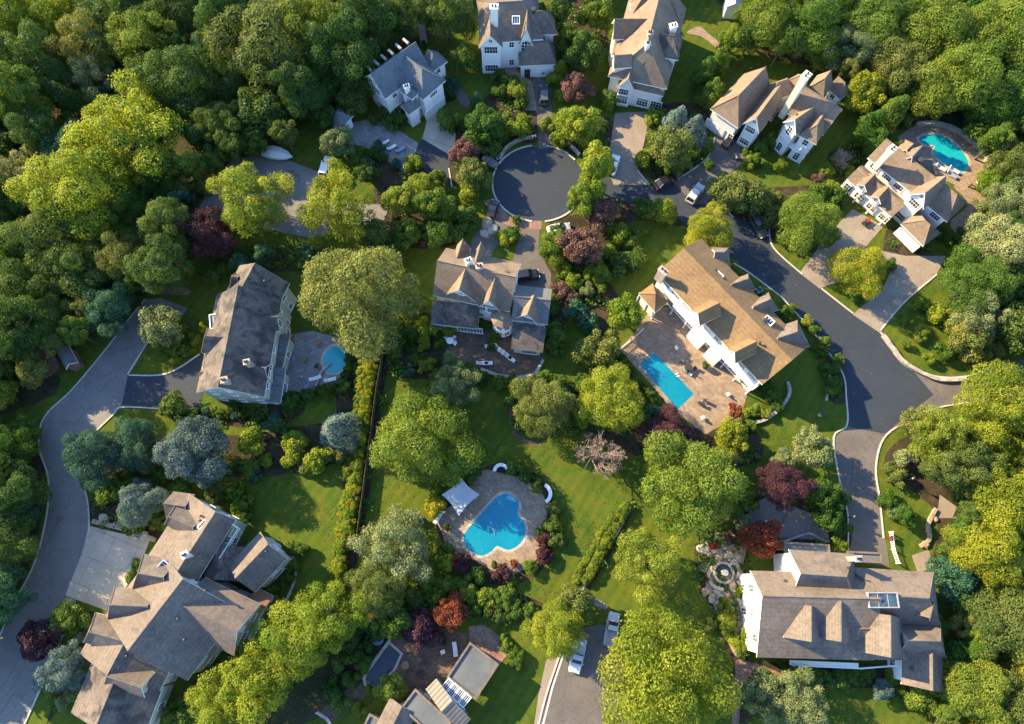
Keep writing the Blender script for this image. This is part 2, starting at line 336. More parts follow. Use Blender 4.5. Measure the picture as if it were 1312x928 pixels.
class MB:
    """Collects polygons into one mesh."""
    def __init__(s): s.v = []; s.f = []; s.mi = []
    def poly(s, pts, mi=0):
        i = len(s.v); s.v += [tuple(p) for p in pts]; s.f.append(list(range(i, i + len(pts)))); s.mi.append(mi)
    def mesh_faces(s, pts, faces, mi=0):
        i = len(s.v); s.v += [tuple(p) for p in pts]
        for k, f in enumerate(faces):
            s.f.append([i + j for j in f]); s.mi.append(mi[k] if isinstance(mi, (list, tuple)) else mi)
    def box(s, c, d, rz=0.0, mi=0, top=1.0, topd=None, tilt=0.0):
        """Box centred on c with size d; top scales the upper face."""
        hx, hy, hz = d[0] / 2, d[1] / 2, d[2] / 2
        tx, ty = topd if topd else (top, top)
        q = [(-hx, -hy, -hz), (hx, -hy, -hz), (hx, hy, -hz), (-hx, hy, -hz), (-hx * tx, -hy * ty, hz), (hx * tx, -hy * ty, hz), (hx * tx, hy * ty, hz), (-hx * tx, hy * ty, hz)]
        m = Matrix.Rotation(rz, 3, "Z") @ Matrix.Rotation(tilt, 3, "Y")
        s.mesh_faces([m @ Vector(p) + Vector(c) for p in q], [(0, 3, 2, 1), (4, 5, 6, 7), (0, 1, 5, 4), (1, 2, 6, 5), (2, 3, 7, 6), (3, 0, 4, 7)], mi)
    def tube(s, p, q, r0, r1, n=8, mi=0, caps=True):
        p, q = Vector(p), Vector(q); d = (q - p).normalized()
        a = d.orthogonal().normalized(); b = d.cross(a)
        ring = lambda c, r: [c + (a * math.cos(2 * math.pi * k / n) + b * math.sin(2 * math.pi * k / n)) * r for k in range(n)]
        f = [(k, (k + 1) % n, n + (k + 1) % n, n + k) for k in range(n)]
        if caps: f += [tuple(range(n - 1, -1, -1)), tuple(range(n, 2 * n))]
        s.mesh_faces(ring(p, r0) + ring(q, r1), f, mi)
    def lathe(s, c, prof, n=16, mi=0):
        """Closed profile of (radius, height) turned about the vertical through c."""
        c = Vector(c); pts = []; m = len(prof)
        for k in range(n):
            a = 2 * math.pi * k / n
            pts += [c + Vector((r * math.cos(a), r * math.sin(a), z)) for r, z in prof]
        f = [(k * m + j, ((k + 1) % n) * m + j, ((k + 1) % n) * m + j + 1, k * m + j + 1) for k in range(n) for j in range(m - 1)]
        s.mesh_faces(pts, f, mi)
    def prism(s, pts, z0, z1, mi=0, bottom=True):
        n = len(pts)
        lo = [Vector((p[0], p[1], z0)) for p in pts]; hi = [Vector((p[0], p[1], z1)) for p in pts]
        s.mesh_faces(lo + hi, [(k, (k + 1) % n, n + (k + 1) % n, n + k) for k in range(n)], mi)
        tri = tessellate_polygon([hi])
        s.mesh_faces(hi, [tuple(t) for t in tri], mi)
        if bottom: s.mesh_faces(lo, [tuple(t) for t in tri], mi)
    def mesh(s, name, smooth=False, bevel=0.0, merge=True, flipfix=True):
        me = bpy.data.meshes.new(name); me.from_pydata(s.v, [], s.f)
        me.polygons.foreach_set("material_index", s.mi)
        if merge or flipfix or bevel:
            bm = bmesh.new(); bm.from_mesh(me)
            if merge: bmesh.ops.remove_doubles(bm, verts=bm.verts, dist=1e-4)
            if flipfix: bmesh.ops.recalc_face_normals(bm, faces=bm.faces)
            if bevel:
                bmesh.ops.bevel(bm, geom=[e for e in bm.edges if len(e.link_faces) == 2 and e.calc_face_angle(0) > 0.5], offset=bevel, segments=2, affect="EDGES", profile=0.6)
            bm.to_mesh(me); bm.free()
        if smooth: me.polygons.foreach_set("use_smooth", [True] * len(me.polygons))
        me.update()
        return me
    def build(s, name, mats, parent=None, loc=(0, 0, 0), **kw):
        return link(name, s.mesh(name, **kw), mats, parent, loc)

def catmull(pts, closed=True, n=5):
    out = []; m = len(pts)
    rng = range(m) if closed else range(m - 1)
    for i in rng:
        g = (lambda k: pts[k % m]) if closed else (lambda k: pts[max(0, min(m - 1, k))])
        p0, p1, p2, p3 = (Vector(g(i + j)).to_2d() for j in (-1, 0, 1, 2))
        for k in range(n):
            t = k / n
            out.append(0.5 * ((2 * p1) + (p2 - p0) * t + (2 * p0 - 5 * p1 + 4 * p2 - p3) * t * t + (3 * p1 - p0 - 3 * p2 + p3) * t ** 3))
    if not closed: out.append(Vector(pts[-1]).to_2d())
    return out

BLOCK = []      # pixel outlines of paved ground, kept clear of scattered planting
def surf(name, px, z, mat, curve=False, kind="structure", label=None, cat=None, block=True, thick=0.0):
    """A paved or planted sheet outlined by ground pixels; curve rounds the outline."""
    pts = catmull(px, True, 5) if curve else [Vector(p).to_2d() for p in px]
    if block: BLOCK.append([tuple(p) for p in pts])
    w = [P(p[0], p[1], 0) for p in pts]
    mb = MB()
    if thick: mb.prism(w, z - thick, z)
    else:
        w = [Vector((p.x, p.y, z)) for p in w]
        mb.mesh_faces(w, [tuple(t) for t in tessellate_polygon([w])])
    o = mb.build(name, mat, flipfix=bool(thick))
    if not thick:
        bm = bmesh.new(); bm.from_mesh(o.data)
        for f in bm.faces:
            if f.normal.z < 0: f.normal_flip()
        bm.to_mesh(o.data); bm.free()
    return tag(o, label, cat, None, kind)

def offset_line(w, d):
    out = []
    for i, p in enumerate(w):
        a = w[max(0, i - 1)]; b = w[min(len(w) - 1, i + 1)]
        t = (b - a); t.z = 0; t.normalize()
        out.append(p + Vector((-t.y, t.x, 0)) * d)
    return out

def ribbon(name, px, width, h, mat, z0=0.0, curve=True, kind="structure", label=None, cat=None, jitter=0.0, group=None):
    """A strip of rectangular section along a line of ground pixels: kerbs, low walls, edging."""
    pts = catmull(px, False, 5) if curve else [Vector(p).to_2d() for p in px]
    w = [P(p[0], p[1], 0) for p in pts]
    l, r = offset_line(w, width / 2), offset_line(w, -width / 2)
    mb = MB(); n = len(w); v = []
    rg = random.Random(int(px[0][0] * 7 + px[0][1]))
    for i in range(n):
        hh = h + rg.uniform(-jitter, jitter)
        v += [(l[i].x, l[i].y, z0), (l[i].x, l[i].y, z0 + hh), (r[i].x, r[i].y, z0 + hh), (r[i].x, r[i].y, z0)]
    f = []
    for i in range(n - 1):
        for k in range(3): f.append((4 * i + k, 4 * i + k + 1, 4 * i + 5 + k, 4 * i + 4 + k))
    f += [(0, 1, 2, 3), (4 * n - 4, 4 * n - 3, 4 * n - 2, 4 * n - 1)]
    mb.mesh_faces(v, f)
    return tag(mb.build(name, mat), label, cat, group, kind)

def inside(p, poly):
    x, y = p; c = False; j = len(poly) - 1
    for i in range(len(poly)):
        if (poly[i][1] > y) != (poly[j][1] > y) and x < (poly[j][0] - poly[i][0]) * (y - poly[i][1]) / (poly[j][1] - poly[i][1]) + poly[i][0]: c = not c
        j = i
    return c

ORD = "first second third fourth fifth sixth seventh eighth ninth tenth eleventh twelfth thirteenth fourteenth fifteenth sixteenth seventeenth eighteenth nineteenth".split()
TENS = {20: "twenty", 30: "thirty", 40: "forty", 50: "fifty", 60: "sixty"}
def ordinal(n):
    if n < 20: return ORD[n - 1]
    t, u = n // 10 * 10, n % 10
    return TENS[t][:-1] + "ieth" if u == 0 else TENS[t] + "-" + ORD[u - 1]
# ------------------------------------------------------------------ houses
def window_mesh(w, h, cols, rows):
    fr = MB(); t = 0.11
    for sx in (-1, 1): fr.box((sx * (w / 2 - t / 2), 0, 0), (t, 0.12, h))
    for sz in (-1, 1): fr.box((0, 0, sz * (h / 2 - t / 2)), (w - 2 * t, 0.116, t))
    fr.box((0, 0.02, -h / 2 - 0.05), (w + 0.2, 0.22, 0.09))
    for k in range(1, cols): fr.box((-w / 2 + w * k / cols, 0.0, 0), (0.05, 0.085, h - 2 * t))
    for k in range(1, rows): fr.box((0, 0.0, -h / 2 + h * k / rows), (w - 2 * t, 0.08, 0.05))
    pn = MB(); pn.box((0, -0.01, 0), (w - t, 0.06, h - t))
    return fr.mesh("window"), pn.mesh("pane")
WIN = {}
def win_meshes(kind):
    if kind not in WIN:
        w, h, c, r = {"sash": (1.05, 1.6, 2, 2), "wide": (1.9, 1.6, 4, 2), "tall": (1.1, 2.2, 2, 3), "small": (0.8, 0.9, 2, 2), "bank": (2.6, 1.8, 5, 2), "french": (2.2, 2.2, 4, 3)}[kind]
        f, p = win_meshes_new(w, h, c, r)
        WIN[kind] = (f, p)
    return WIN[kind]
def win_meshes_new(w, h, c, r):
    f, p = window_mesh(w, h, c, r); f.materials.append(M_TRIM); p.materials.append(M_GLASS); return f, p

class Wing: pass

class House:
    def __init__(s, label, px, wall, roof, cat="house", name="house", seed=1):
        s.base = P(px[0], px[1], 0); s.root = thing(name, label, cat, s.base); s.wall, s.roof = wall, roof
        s.wings = []; s.rng = random.Random(seed); s.nwin = 0; s.px = px; s.ro = 0.0

    def loc(s, v): return Vector(v) - s.base

    def wing(s, c, ze, rise, ends="gg", base=0.0, oh=0.45, roof=None, wall=None, kind="gable", part="wall", parent=None, win=True, hip=1.0, wk="sash"):
        """A block of the house: c = four eave corners in photograph pixels; the ridge runs from the middle of c3-c0 to the middle of c1-c2."""
        p = [P(q[0], q[1], ze) for q in c]
        m0, m1 = (p[0] + p[3]) / 2, (p[1] + p[2]) / 2
        a = (m1 - m0); L = a.length / 2; a.normalize()
        cen = (m0 + m1) / 2
        lat = (p[3] + p[2] - p[0] - p[1]) / 2
        b = Vector((-a.y, a.x, 0))
        if b.dot(lat) < 0: b = -b
        W = abs(lat.dot(b)) / 2
        return s._wing(cen, a, b, L, W, ze, rise, ends, base, oh, roof, wall, kind, part, parent, win, hip, wk)

    def wing_re(s, ridge, zr, eave, ze, **kw):
        """The same from the ridge line and the one eave that shows."""
        r = [P(*q, zr) for q in ridge]; e = [P(*q, ze) for q in eave]
        a = ((r[1] - r[0]).normalized() + (e[1] - e[0]).normalized()); a.z = 0; a.normalize()
        rm = (r[0] + r[1]) / 2; em = (e[0] + e[1]) / 2
        b = Vector((-a.y, a.x, 0)); d = rm - em; d.z = 0
        if b.dot(d) < 0: b = -b
        W = d.dot(b); L = ((r[1] - r[0]).length + (e[1] - e[0]).length) / 4
        mid = (rm + em) / 2; cen = rm + a * (a.dot(mid - rm)); cen.z = ze
        kw = dict(dict(ends="gg", base=0.0, oh=0.45, roof=None, wall=None, kind="gable", part="wall", parent=None, win=True, hip=1.0, wk="sash"), **kw)
        return s._wing(cen, a, b, L, W, ze, zr - ze, kw["ends"], kw["base"], kw["oh"], kw["roof"], kw["wall"], kw["kind"], kw["part"], kw["parent"], kw["win"], kw["hip"], kw["wk"])

    def _wing(s, cen, a, b, L, W, ze, rise, ends, base, oh, roof, wall, kind, part, parent, win, hip, wk):
        g = Wing(); i = len(s.wings); ze += 0.007 * i; rise += 0.011 * i; ro = s.ro; s.ro = 0.0
        g.c, g.a, g.b, g.L, g.W, g.ze, g.rise, g.ends, g.base, g.oh, g.kind, g.win, g.wk = cen, a, b, L, W, ze, rise, ends, base, oh, kind, win, wk
        roof = roof or s.roof; wall = wall or s.wall; parent = parent or s.root
        q = lambda u, v, z: s.loc((cen.x + a.x * u + b.x * v, cen.y + a.y * u + b.y * v, z))
        g.q = q
        t = 0.24; mb = MB()
        l, wd = L - oh, W - oh
        g.l, g.wd = l, wd
        if kind == "flat":
            mb.prism([q(-L, -W, 0), q(L, -W, 0), q(L, W, 0), q(-L, W, 0)], ze - 0.02, ze + 0.12, 1)
            mb2 = MB(); mb2.prism([q(-L + .3, -W + .3, 0), q(L - .3, -W + .3, 0), q(L - .3, W - .3, 0), q(-L + .3, W - .3, 0)], ze + 0.1, ze + 0.135, 0)
            mb.v += []; off = len(mb.v)
            mb.mesh_faces(mb2.v, mb2.f, 0)
            for u0, v0, du, dv in ((0, -W + .15, 2 * L, .3), (0, W - .15, 2 * L, .3), (-L + .15, 0, .3, 2 * W - .6), (L - .15, 0, .3, 2 * W - .6)):
                c0 = q(u0, v0, ze + .25); ang = math.atan2(a.y, a.x); mb.box(c0, (du, dv, .28), ang, 1)
            zt = ze + 0.02; tops = [zt] * 4
        else:
            L0 = L if ends[0] == "g" else L - min(W * hip, 2 * L * 0.49)
            L1 = L if ends[1] == "g" else L - min(W * hip, 2 * L * 0.49)
            zr = ze + rise
            E = [(-L, -W, ze), (L, -W, ze), (L, W, ze), (-L, W, ze)]
            if kind == "shed":
                E[2] = (L, W, zr); E[3] = (-L, W, zr)
                top = [[E[0], E[1], E[2], E[3]]]; per = E
            else:
                R0, R1 = (-L0, ro * W, zr), (L1, ro * W, zr)
                top = [[E[0], E[1], R1, R0], [E[2], E[3], R0, R1]]; per = [E[0], E[1]]
                if ends[1] == "g": per.append(R1)
                else: top.append([E[1], E[2], R1])
                per += [E[2], E[3]]
                if ends[0] == "g": per.append(R0)
                else: top.append([E[3], E[0], R0])
            low = lambda p: (p[0], p[1], p[2] - t)
            for f in top:
                mb.poly([q(*p) for p in f], 0); mb.poly([q(*low(p)) for p in f], 1)
            for k in range(len(per)):
                p0, p1 = per[k], per[(k + 1) % len(per)]
                mb.poly([q(*p0), q(*p1), q(*low(p1)), q(*low(p0))], 1)
            if kind == "gable":
                lines = [(R0, R1)]
                if ends[1] == "h": lines += [(E[1], R1), (E[2], R1)]
                if ends[0] == "h": lines += [(E[0], R0), (E[3], R0)]
                for p0, p1 in lines:
                    v0, v1 = q(*p0), q(*p1); mb.tube(v0 + Vector((0, 0, .01)), v1 + Vector((0, 0, .01)), 0.09, 0.09, 5, 2)
        rname = "roof"
        wb = MB()
        if kind == "shed":
            k = rise / (2 * W); z0 = ze + k * oh - 0.12; z1 = zr - k * oh - 0.12
            c = [(-l, -wd), (l, -wd), (l, wd), (-l, wd)]; zt = [z0, z0, z1, z1]
            for n in range(4):
                m = (n + 1) % 4; wb.poly([q(*c[n], base), q(*c[m], base), q(*c[m], zt[m]), q(*c[n], zt[n])])
            g.zt = z0
        elif kind == "flat":
            c = [(-l, -wd), (l, -wd), (l, wd), (-l, wd)]
            for n in range(4):
                m = (n + 1) % 4; wb.poly([q(*c[n], base), q(*c[m], base), q(*c[m], ze), q(*c[n], ze)])
            g.zt = ze
        else:
            zt = ze + rise * oh / (W * (1 + abs(ro))) - 0.12; zp = ze + rise - 0.12; g.zt = zt
            wb.poly([q(-l, -wd, base), q(l, -wd, base), q(l, -wd, zt), q(-l, -wd, zt)])
            wb.poly([q(-l, wd, base), q(l, wd, base), q(l, wd, zt), q(-l, wd, zt)])
            for e, u in ((ends[0], -l), (ends[1], l)):
                pts = [q(u, -wd, base), q(u, wd, base), q(u, wd, zt)] + ([q(u, ro * wd, zp)] if e == "g" else []) + [q(u, -wd, zt)]
                wb.poly(pts)
        g.wall = wb.build(part, wall, parent)
        rp = g.wall if part == "dormer" else parent
        g.roof = mb.build(rname, [roof, M_ROOF_GREY if kind == "flat" else M_TRIM, roof], rp, merge=False, flipfix=False)
        bm = bmesh.new(); bm.from_mesh(g.roof.data)
        bmesh.ops.remove_doubles(bm, verts=bm.verts, dist=1e-4); bmesh.ops.recalc_face_normals(bm, faces=bm.faces); bm.to_mesh(g.roof.data); bm.free()
        s.wings.append(g)
        return g

    def dormer(s, c, ze, rise, **kw):
        return s.wing(c, ze, rise, kw.pop("ends", "gg"), base=kw.pop("base", ze - 1.7), oh=kw.pop("oh", 0.25), part="dormer", **kw)

    def covered(s, p, g):
        for o in s.wings:
            if o is g: continue
            d = p - o.c; u, v = d.dot(o.a), d.dot(o.b)
            if abs(u) < o.l + 0.25 and abs(v) < o.wd + 0.25 and o.base - 0.6 < p.z < o.zt + 0.8: return True
        return False

    def side(s, g, name):
        """Wall plane: origin, direction along, outward direction, half length."""
        if name == "e1": return g.c + g.a * g.l, g.b, g.a, g.wd
        if name == "e0": return g.c - g.a * g.l, g.b, -g.a, g.wd
        if name == "s0": return g.c - g.b * g.wd, g.a, -g.b, g.l
        return g.c + g.b * g.wd, g.a, g.b, g.l

    def put_window(s, g, name, u, z, kind="sash", force=False):
        o, d, n, hl = s.side(g, name)
        p = o + d * u; p.z = z
        if not force and (s.covered(p + n * 0.45, g)): return
        if s.nwin >= 90: return
        f, pn = win_meshes(kind)
        par = g.wall if g.wall.name.startswith("dormer") else s.root
        w = link("window", f, None, par, s.loc(p + n * 0.03))
        w.rotation_euler = (0, 0, math.atan2(n.y, n.x) - math.pi / 2)
        if par is s.root:
            x = link("pane", pn, None, w)
        else:
            x = link("pane", pn, None, par, s.loc(p + n * 0.03)); x.rotation_euler = w.rotation_euler
        s.nwin += 1

    def windows(s):
        for g in s.wings:
            if not g.win: continue
            for name in ("s0", "s1", "e0", "e1"):
                o, d, n, hl = s.side(g, name)
                if g.base > 0.5:
                    if name == "e1": s.put_window(g, name, 0, g.base + (g.zt - g.base) * 0.62 + 0.2, "small" if g.wd < 1.2 else "sash")
                    continue
                rows = [1.55, g.zt - 1.45] if g.zt > 5 else [min(1.55, g.zt - 1.2)]
                gable = name[0] == "e" and g.kind == "gable" and g.ends[int(name[1])] == "g"
                if gable and g.rise > 2.6: rows = rows + [g.zt + 0.75]
                for r in rows:
                    top = r > g.zt
                    step = 2.5; k = 1 if top else max(1, int((2 * hl - 0.8) / step))
                    if hl < 0.75: continue
                    for i in range(k):
                        u = (i - (k - 1) / 2) * (2 * hl - 0.6) / max(k, 1)
                        kd = "small" if top else g.wk
                        if not top and g.wk == "sash" and s.rng.random() < 0.25 and hl > 2: kd = "wide"
                        s.put_window(g, name, u, r, kd)

    def garage(s, g, name, u, w=4.6, h=2.3, part="garage_door"):
        o, d, n, hl = s.side(g, name); p = o + d * u; p.z = h / 2
        mb = MB(); mb.box((0, 0, 0), (w, 0.1, h))
        for k in range(4):
            for j in range(4): mb.box(((j - 1.5) * w / 4, 0.055, (k - 1.5) * h / 4), (w / 4 - 0.18, 0.05, h / 4 - 0.14), 0, 1)
        o2 = mb.build(part, [M_TRIM, M_WHITE], s.root, s.loc(p + n * 0.06), merge=False)
        o2.rotation_euler = (0, 0, math.atan2(n.y, n.x) - math.pi / 2)
        return o2

    def door(s, g, name, u, z0=0.0, mat=None):
        o, d, n, hl = s.side(g, name); p = o + d * u; p.z = z0 + 1.1
        mb = MB(); mb.box((0, 0, 0), (1.1, 0.1, 2.2)); mb.box((0, 0.05, 0.5), (0.7, 0.06, 0.8)); mb.box((0, 0.05, -0.55), (0.7, 0.06, 0.8))
        o2 = mb.build("door", mat or M_DARKM, s.root, s.loc(p + n * 0.06), merge=False); o2.rotation_euler = (0, 0, math.atan2(n.y, n.x) - math.pi / 2)
        k = MB(); k.lathe((0.42, 0.1, 0), [(0, -.05), (.05, 0), (0, .05)], 8); k.build("handle", M_RIM, o2)

    def chimney(s, px, z0, z1, w=1.1, d=0.8, mat=None, rz=0.3):
        p = s.loc(P(*px, z1)); zc = (z0 + z1) / 2
        mb = MB(); mb.box((p.x, p.y, zc), (w, d, z1 - z0), rz); mb.box((p.x, p.y, z1 + .06), (w + .25, d + .25, .16), rz)
        o = mb.build("chimney", mat or M_BRICKW, s.root, merge=False)
        f = MB()
        for k in (-1, 1): f.lathe((p.x + k * w * .22 * math.cos(rz), p.y + k * w * .22 * math.sin(rz), z1 + .14), [(0.16, 0), (0.16, .35), (.11, .35), (.11, .05)], 10)
        f.build("chimney_pot", M_DARKM, o, merge=False)

    def vent(s, px, z, r=0.11, h=0.6):
        p = s.loc(P(*px, z)); mb = MB(); mb.lathe((p.x, p.y, z - 0.6), [(r, 0), (r, h), (r * 1.7, h), (r * 1.5, h + .14), (0, h + .2)], 10)
        mb.build("roof_vent", M_DARKM, s.root, merge=False)

    def skylight(s, px, z, w, d, rz, pitch=0.0, mat=None):
        p = s.loc(P(*px, z)); fr = MB(); t = .14
        fr.box((0, d / 2, 0), (w + t, t, .5)); fr.box((0, -d / 2, 0), (w + t, t, .5)); fr.box((w / 2, 0, 0), (t, d - t, .49)); fr.box((-w / 2, 0, 0), (t, d - t, .49))
        for k in (1, 2): fr.box((-w / 2 + w * k / 3, 0, .1), (.06, d - t, .12))
        o = fr.build("skylight", mat or M_TRIM, s.root, p, merge=False); o.rotation_euler = (pitch, 0, rz)
        g = MB(); g.box((0, 0, 0.05), (w - .02, d - .02, .08)); g.build("pane", M_SKYGLASS, o)

    def railing(s, px, z, h=0.95, part="railing", mat=None):
        w = [s.loc(P(*q, z)) for q in px]; mb = MB(); n = 0
        for p, q in zip(w[:-1], w[1:]):
            d = q - p; L = d.length; ang = math.atan2(d.y, d.x); m = (p + q) / 2
            mb.box((m.x, m.y, z + h), (L, .09, .07), ang); mb.box((m.x, m.y, z + .12), (L, .06, .06), ang)
            k = max(2, int(L / .35))
            for i in range(k + 1):
                r = p + d * (i / k); mb.box((r.x, r.y, z + h / 2), (.05, .05, h), ang)
        mb.build(part, mat or M_TRIM, s.root, merge=False)

    def column(s, px, z1, z0=0.0, r=0.12):
        p = s.loc(P(*px, z1)); mb = MB()
        mb.lathe((p.x, p.y, z0), [(0, 0), (r * 1.5, 0), (r * 1.5, .2), (r, .25), (r * .85, z1 - z0 - .25), (r * 1.4, z1 - z0 - .2), (r * 1.4, z1 - z0), (0, z1 - z0)], 10)
        mb.build("porch_column", M_TRIM, s.root)

    def slab(s, px, z0, z1, part, mat):
        mb = MB(); mb.prism([s.loc(P(*q, z1)) for q in px], z0, z1); return mb.build(part, mat, s.root)

# -- the slate-roofed house in the shade
h = House("white house with slate blue roof at the edge of the dark woods", (522, 118), M_WHITE, M_ROOF_SLATE, seed=1)
g1 = h.wing_re([(471, 98), (528, 57)], 10.2, [(497, 124), (555, 83)], 6.6)
g2 = h.wing([(503, 97), (542, 127.5), (571, 104), (534, 73)], 6.4, 3.3, "gh", hip=0.9)
h.wing([(528, 127), (511, 136), (526, 147), (540, 135)], 4.6, 1.6, "gh", win=False)
h.wing([(540, 84), (553, 94), (572, 79), (559, 63)], 5.2, 2.0, "gh")
h.wing([(512, 117), (528, 128), (537, 119), (521, 108)], 6.8, 1.1, "gh", oh=.3)
h.garage(g2, "e1", -0.2, 5.2)
h.chimney((521, 111), 5.5, 8.6, .9, .7, M_WHITE); h.vent((528, 110), 8.6)
for k in range(6):
    q = (474 + k * 9.5, 93 - k * 7); p_ = h.loc(P(q[0] + 2, q[1] - 2, 9.6)); mb = MB(); mb.tube(p_, p_ + g1.b * 1.5 - Vector((0, 0, .15)), .27, .27, 12); rd = mb.build("round_dormer", M_GREYP, h.root)
h.windows(); H1 = h

# -- the house with the arched gable window
h = House("white house with grey roof and a steep arched gable above its garage", (660, 80), M_WHITE, M_ROOF_GREY, seed=2)
g0 = h.wing([(613, 57), (691, 50), (694, -4), (613, 0)], 7.4, 4.2, "hh", hip=.7)
ga = h.wing([(613.5, 32), (613.5, 63), (644, 60.5), (644, 30)], 7.2, 3.0, "gg", wk="bank")
gb = h.wing([(655, 46), (713, 44), (710, 16), (655, 18)], 6.6, 3.0, "gh")
gc = h.wing([(666, 36), (665, 60), (683, 57), (684, 34)], 6.8, 4.0, "gg", win=False)
gd = h.wing([(664, 85), (711.5, 82.5), (712, 56), (664, 58)], 3.7, 3.1, "hh", hip=.7, win=False)
h.garage(gd, "s0", 1.6, 3.4); h.door(gd, "s0", -1.9)
o, d, n, hl = h.side(gc, "e1")
pa = o + n * 0.05
ar = MB(); pr = [(-.95, -1.3), (.95, -1.3), (.95, .2)] + [(.95 * math.cos(t), .2 + 1.1 * math.sin(t)) for t in np.linspace(0.2, 2.94, 9)] + [(-.95, .2)]
up = Vector((0, 0, 1)); cc = h.loc(pa); cc.z = 6.3
front = [cc + d * x + up * z + n * .05 for x, z in pr]; back = [p_ - n * .1 for p_ in front]
ar.mesh_faces(front, [tuple(t) for t in tessellate_polygon([front])]); ar.mesh_faces(front + back, [(k, (k + 1) % len(pr), len(pr) + (k + 1) % len(pr), len(pr) + k) for k in range(len(pr))])
aw = ar.build("arched_window", M_GLASS, h.root)
fm = MB()
for k in range(len(pr)): fm.tube(front[k], front[(k + 1) % len(pr)], .08, .08, 5)
for x in (-.32, .32): fm.tube(cc + d * x + up * -1.3 + n * .06, cc + d * x + up * 1.05 + n * .06, .045, .045, 5)
for z in (-.5, .3): fm.tube(cc + d * -.95 + up * z + n * .06, cc + d * .95 + up * z + n * .06, .045, .045, 5)
fm.build("frame", M_TRIM, aw, merge=False)
h.chimney((633, 9), 6, 13.2, 1.3, 1.0, M_WHITE, 0.0); h.vent((684, 13), 10.5, .3, .8); h.skylight((661, 26), 10.6, 1.3, 1.3, 0, .5)
h.railing([(645, 66), (662, 65)], 3.4); h.slab([(644, 64), (663, 63), (663, 69), (644, 70)], 3.2, 3.4, "balcony", M_TRIM)
h.windows(); H2 = h

# -- the long brown-roofed house beside it
h = House("long white house with brown roof and a large arched front window", (820, 65), M_CREAM, M_ROOF_TAN, seed=3)
gm = h.wing([(809, -2), (777, 93), (857, 119), (877, 8)], 6.6, 5.2, "gh", hip=.75)
gf = h.wing([(797, 92), (791, 113), (851, 120), (857, 98)], 5.0, 2.6, "gh", hip=.5, wall=M_WHITE, win=False)
ge = h.wing([(795, 93), (791, 113), (813, 116), (817, 95)], 5.3, 2.8, "gg", wall=M_WHITE, win=False)
for u, kd in ((-.3, "french"), ): h.put_window(ge, "e1", u, 1.9, "french", True); h.put_window(ge, "e1", u, 4.0, "wide", True)
for u in (.8, 3.4): h.put_window(gf, "e1", u, 1.6, "french", True)
h.wing([(826, 29), (784, 30), (785, 50), (824, 51)], 7.9, 2.8, "gg")
h.wing([(834, 2), (808, 3), (808, 21), (833, 22)], 7.6, 2.6, "gh")
h.dormer([(808, 70), (785, 72), (785, 88), (808, 87)], 8.6, 1.6)
h.wing([(845, 40), (876, 44), (868, 78), (842, 72)], 8.3, 2.2, "gh", roof=M_ROOF_DARK)
h.wing([(845, 6), (872, 9), (872, 32), (845, 30)], 6.9, 2.6, "gh")
h.vent((826, 80), 10.2, .14, .5); h.chimney((863, 33), 6, 10.6, 1.2, .9, M_WHITE); h.chimney((833, 42), 9, 12.2, .9, .7); h.chimney((830, 56), 9, 12.2, .7, .6, M_WHITE)
h.windows(); H3 = h

# -- the house with two stone gables
h = House("white house with brown roofs, tall pale chimney and front garden", (995, 160), M_WHITE, M_ROOF_TAN, seed=4)
gl = h.wing([(953, 91), (912.6, 141), (943, 163), (989, 122)], 5.2, 4.2, "gh", hip=.7, win=False)
h.garage(gl, "e1", -1.0, 4.2); h.put_window(gl, "e1", 2.4, 1.6, "sash")
h.wing([(984, 118), (950, 158), (974, 172), (1000, 130)], 5.8, 3.0, "gg", wk="wide")
gr = h.wing_re([(1037, 110), (1079, 145)], 10.4, [(1004, 147), (1055, 168)], 6.6)
h.wing([(1027, 141), (1004, 156), (1019, 174), (1042, 158)], 7.2, 2.4, "gg", wk="tall")
h.wing([(1037, 152), (1023, 172), (1046, 187), (1058, 164)], 6.9, 2.2, "gh", wk="tall")
h.wing([(974, 112), (1009, 100), (1018, 120), (985, 131)], 5.6, 2.4, "hh", win=False)
h.wing([(1004, 105), (1022, 96), (1036, 112), (1016, 124)], 6.0, 2.6, "hh", win=False)
h.wing([(1048, 97), (1034, 112), (1054, 128), (1066, 108)], 5.4, 2.4, "gh")
h.wing([(1060, 112), (1075, 128), (1090, 118), (1074, 104)], 4.4, 2.0, "gh")
h.chimney((1033, 97), 4, 14.5, 1.5, 1.1, M_CREAM, 0.8)
for q in ((1014, 139), (1021, 147)): h.vent(q, 8.4)
for q in ((1047, 137), (1063, 147)): h.vent(q, 8.6, .13)
h.slab([(997, 177), (1022, 196), (1029, 190), (1005, 171)], 2.9, 3.1, "balcony", M_TRIM); h.railing([(1005, 171), (997, 177), (1022, 196), (1029, 190)], 3.1)
h.slab([(975, 148), (988, 156), (1000, 140), (990, 132)], 3.0, 3.15, "deck", M_WOOD); h.railing([(975, 148), (988, 156)], 3.15)
h.windows(); H3b = h

